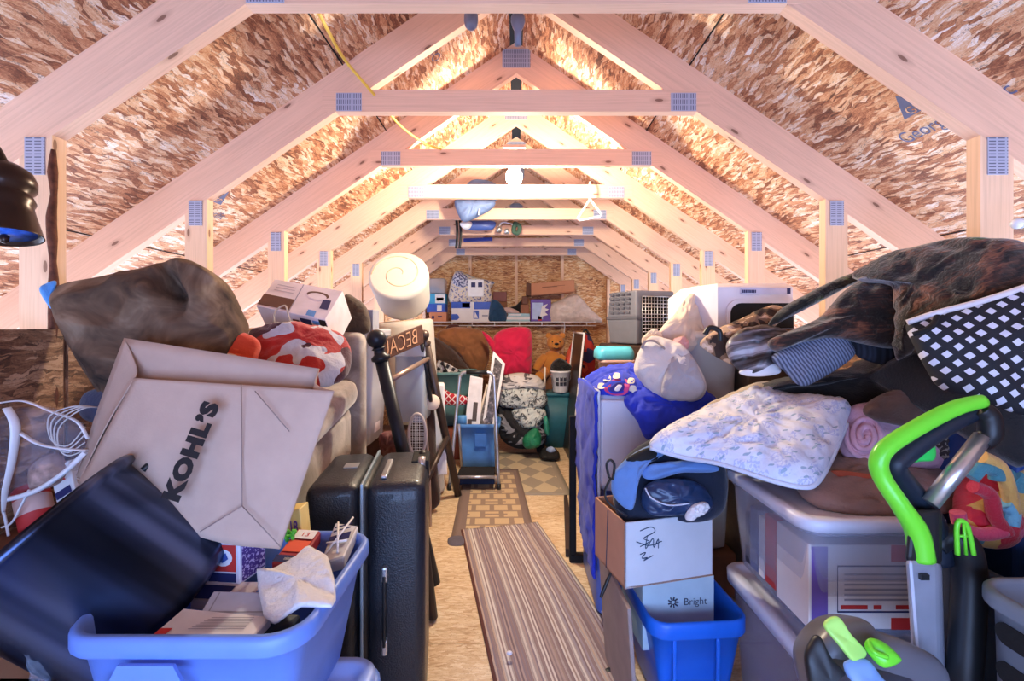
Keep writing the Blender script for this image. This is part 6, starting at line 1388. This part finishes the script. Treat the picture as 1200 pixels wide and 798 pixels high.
mb=MB(); mb.puff([(527,354),(527,338),(530,326),(535,317),(545,320),(558,325),(572,328),(580,331),(575,338),(577,350),(572,354),(550,355)],.08,Ds+.06,wr=.02,wf=18,seed=80); mk('bag_body',mb,pattern('toy_mix',lambda t:t.ramp(t.noise(t.uv(),34,3).outputs[0],[(.3,rgb(96,96,130)),(.42,rgb(206,200,208)),(.52,rgb(226,212,170)),(.6,rgb(214,196,186)),(.7,rgb(190,190,206))],True),.3),t)
mb=MB(); mb.bx(sx(549),sx(567),Ds-.04,Ds+.0,sz(348),sz(328),bevel=.004); mk('toy_house',mb,M_white,t)
for x in (552.5,560.5):
    mb=MB(); mb.bx(sx(x),sx(x+5),Ds-.044,Ds-.038,sz(337),sz(331.5)); mk('toy_window',mb,M_navy,t)
mb=MB(); mb.puff([(531,331),(535,319),(545,322),(549,330),(545,336),(537,336)],.03,Ds-.02,wr=.01,wf=30); mk('printed_flap',mb,pattern('blue_camo_print',lambda t:t.ramp(t.noise(t.uv(),40,2).outputs[0],[(.0,rgb(70,76,120)),(.5,rgb(196,196,214))],True),.4),t)
mb=MB(); mb.puff([(574,377),(573,366),(576,352),(584,353),(591,362),(594,369),(592,377)],.07,Ds+.02,wr=.015,wf=18); mk('drawstring_pouch',mb,fab('petrol_cloth',rgb(28,66,100)),None,'petrol blue pouch on the shelf right of the white and blue carton','pouch')
sbox('tin_box','maroon box behind the petrol blue pouch on the shelf','box',577,593.5,353,341,[plain('maroon_tin',rgb(110,36,30),.5)],y=Ds+.12,dy=.12)
sbox('carton','brown carton holding up the maroon box on the shelf','carton',577,594,377,353,[M_cardd],y=Ds+.12,dy=.12)
sbox('game_box','flat white game box lying on the shelf beside the pouch','box',593,621,377,371,[M_paper,plain('pale_aqua',rgb(150,190,204),.5)],[(0,1,.0,.4,1)])
sbox('game_box','second flat white game box on top of the first on the shelf','box',595,621,371,367.5,[plain('pale_aqua',rgb(150,190,204),.5),M_paper],[(.05,.6,.3,.8,1)])
mb=MB(); mb.puff([(588,362),(596,360),(606,364),(608,367.5),(594,367)],.05,Ds+.05,wr=.012,wf=26); mk('baseball_cap',mb,fab('pale_rose',rgb(206,176,170)),None,'pale rose cloth cap lying on the flat game boxes','cap')
mb=MB(); mb.puff([(594,361),(604,358),(612,352),(613,366),(604,365)],.05,Ds+.12,wr=.012); mk('knit_hat',mb,M_blk,None,'black knit hat at the back of the shelf behind the game boxes','hat')
t=thing('wooden_figure','small brown wooden toy chest on the game boxes beside the purple box','toy chest')
mb=MB(); mb.bx(sx(610),sx(620),Ds+.02,Ds+.12,sz(367.5),sz(357),bevel=.004); mk('chest',mb,plain('warm_brown',rgb(146,88,58),.6,var=.2),t)
mb=MB(); mb.bx(sx(611.5),sx(619),Ds+.03,Ds+.11,sz(357),sz(347),bevel=.01); mk('chest_top',mb,plain('warm_brown_dark',rgb(104,60,42),.6,var=.2),t)
mb=MB(); o=V((sx(622),Ds-.02,Z)); u=V((sx(645.5)-sx(622),0,0)); v=V((0,0,sz(351)-Z)); mb.bx(sx(622),sx(645.5),Ds-.02,Ds+.16,Z,sz(351),bevel=.003)
mb.decal(o,u,v,.08,.6,.1,.85,1); mb.decal(o,u,v,0,0,0,0,2,.0014,[(.45,.2),(.85,.3),(.7,.42),(.9,.55),(.7,.6),(.85,.8),(.55,.7),(.5,.45)]); mb.decal(o,u,v,.35,.55,.04,.25,3)
mk('toy_carton',mb,[plain('box_purple',rgb(88,56,156),.5),plain('box_lilac',rgb(170,190,230),.5),M_paper,M_red],None,'purple toy carton with a white burst in the middle of the shelf','carton')
mb=MB(); mb.puff([(645,377),(645,358),(655,352),(672,345),(680,348),(692,362),(706,377),(680,378)],.1,Ds+.02,wr=.02,wf=14,seed=84); mk('plastic_bag',mb,plain('milky_bag',rgb(208,192,184),.35,var=.14,vs=20),None,'milky plastic bag sagging at the right end of the shelf','bag')
t=thing('carton','long flat brown carton on top of the purple box and milky bag','carton')
o=V((sx(622.5),Ds-.02,sz(347))); u=V((sx(673)-sx(622.5),0,.05)); v=V((0,0,.155)); mb=MB(); mb.edgebox(o,u,V((0,.2,0)),v,bevel=.003); mb.decal(o,u,v,.25,.6,.55,.6,1); mb.decal(o,u,v,.25,.78,.6,.64,1); mb.decal(o,u,v,.0,1,.04,.07,1)
mk('box_body',mb,[plain('tan_card',rgb(190,130,96),.8,var=.05),plain('card_print',rgb(130,84,62),.8)],t)
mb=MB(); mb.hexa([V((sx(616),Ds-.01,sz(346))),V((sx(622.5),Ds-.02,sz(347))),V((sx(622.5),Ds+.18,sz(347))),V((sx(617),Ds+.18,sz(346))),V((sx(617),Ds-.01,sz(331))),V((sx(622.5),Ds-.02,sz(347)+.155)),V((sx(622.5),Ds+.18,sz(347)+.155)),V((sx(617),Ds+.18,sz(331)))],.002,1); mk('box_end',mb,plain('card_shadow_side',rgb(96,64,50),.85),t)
# ---------------------------------------------------------------- light and camera
def light(name,kind,loc,energy,color,size=.1,rot=None,sy=None):
    l=bpy.data.lights.new(name,kind); l.energy=energy; l.color=color
    if kind=='AREA':
        l.size=size
        if sy: l.shape='RECTANGLE'; l.size_y=sy
    else: l.shadow_soft_size=size
    o=bpy.data.objects.new(name,l); COL.objects.link(o); o.location=loc
    if rot: o.rotation_euler=rot
    return o
light('bulb_light','POINT',(-.012,2.62,1.985),115,(1,.87,.64),.05)
# added blue fill lamp behind the photographer, just outside the unseen window
fill_lamp=light('window_blue_fill','AREA',(0,-1.0,.8),50,(.16,.38,1.0),1.75,None,.98)
fill_lamp.rotation_euler=(math.radians(93),0,0)
w=bpy.data.worlds.new('world'); SC.world=w; w.use_nodes=True
w.node_tree.nodes['Background'].inputs[0].default_value=(.62,.74,1,1); w.node_tree.nodes['Background'].inputs[1].default_value=6.3
# smaller pieces belong to the part they sit on
SUBS={'vent_slot':'upper_shell','door_void':'wire_door','opening_rim':'hood','opening':'hood','label_print':'label_strip','toy_window':'toy_house','wheel':('corner_recess','base_housing'),'handle_mount':'side_handle','finial':('post','lamp_shade'),'lamp_lens':'lamp_shade','slot':'tub','grip':('hoop_frame','green_handle'),'rubber_foot':('rear_leg','hoop_frame'),'printed_mark':'pail','patch_center':'patch_edge','patch_mark':'patch_edge','piping':('quilted_front','cushion_body','bag_body'),'latch_ridge':'tub','rib':'tub','mast_slot':'mast','trigger':'green_handle','lettering':('front_panel','board'),'fold_crease':'front_panel','reflective_piping':'front_pocket','mesh_patch':'side_panel','rolled_edge':'roll_body','spiral_edge':'roll_body','handle_recess':'tub','printed_shape':'picture','strings':'rim','zip_pull':'bag_body','name_plate':'back_shell','rim_trim':'bag_body','green_band':'tank_shoulder','release_latch':'tank_shoulder','nose':'bear_body','mouth':'bear_body','eye':'bear_body'}
def base(n): return n.split('.')[0]
def ctr(o):
    v=o.data.vertices; return sum((q.co for q in v),V((0,0,0)))/len(v)
for r in [o for o in COL.objects if o.type=='EMPTY' and o.name not in PLACED]:
    ch=list(r.children)
    for c in ch:
        w=SUBS.get(base(c.name))
        if not w: continue
        w=w if isinstance(w,tuple) else (w,)
        ps=[p for p in ch if base(p.name) in w and p is not c]
        if ps: c.parent=min(ps,key=lambda p:(ctr(p)-ctr(c)).length)
rebase()
cam=bpy.data.cameras.new('camera'); cam.lens=16; cam.sensor_width=36; cam.clip_start=.02
cam.shift_x=-5/1200; cam.shift_y=-16/1200
co=bpy.data.objects.new('camera',cam); COL.objects.link(co); co.location=(0,0,H); co.rotation_euler=(math.pi/2,0,0)
SC.camera=co
vs=SC.view_settings; SC.display_settings.display_device='sRGB'
vs.view_transform='Standard'; vs.look='None'; vs.exposure=-.08; vs.gamma=1; vs.use_curve_mapping=False
SC.cycles.use_denoising=True; SC.cycles.max_bounces=8; SC.cycles.diffuse_bounces=5; SC.cycles.transparent_max_bounces=12
SC.cycles.sample_clamp_indirect=6
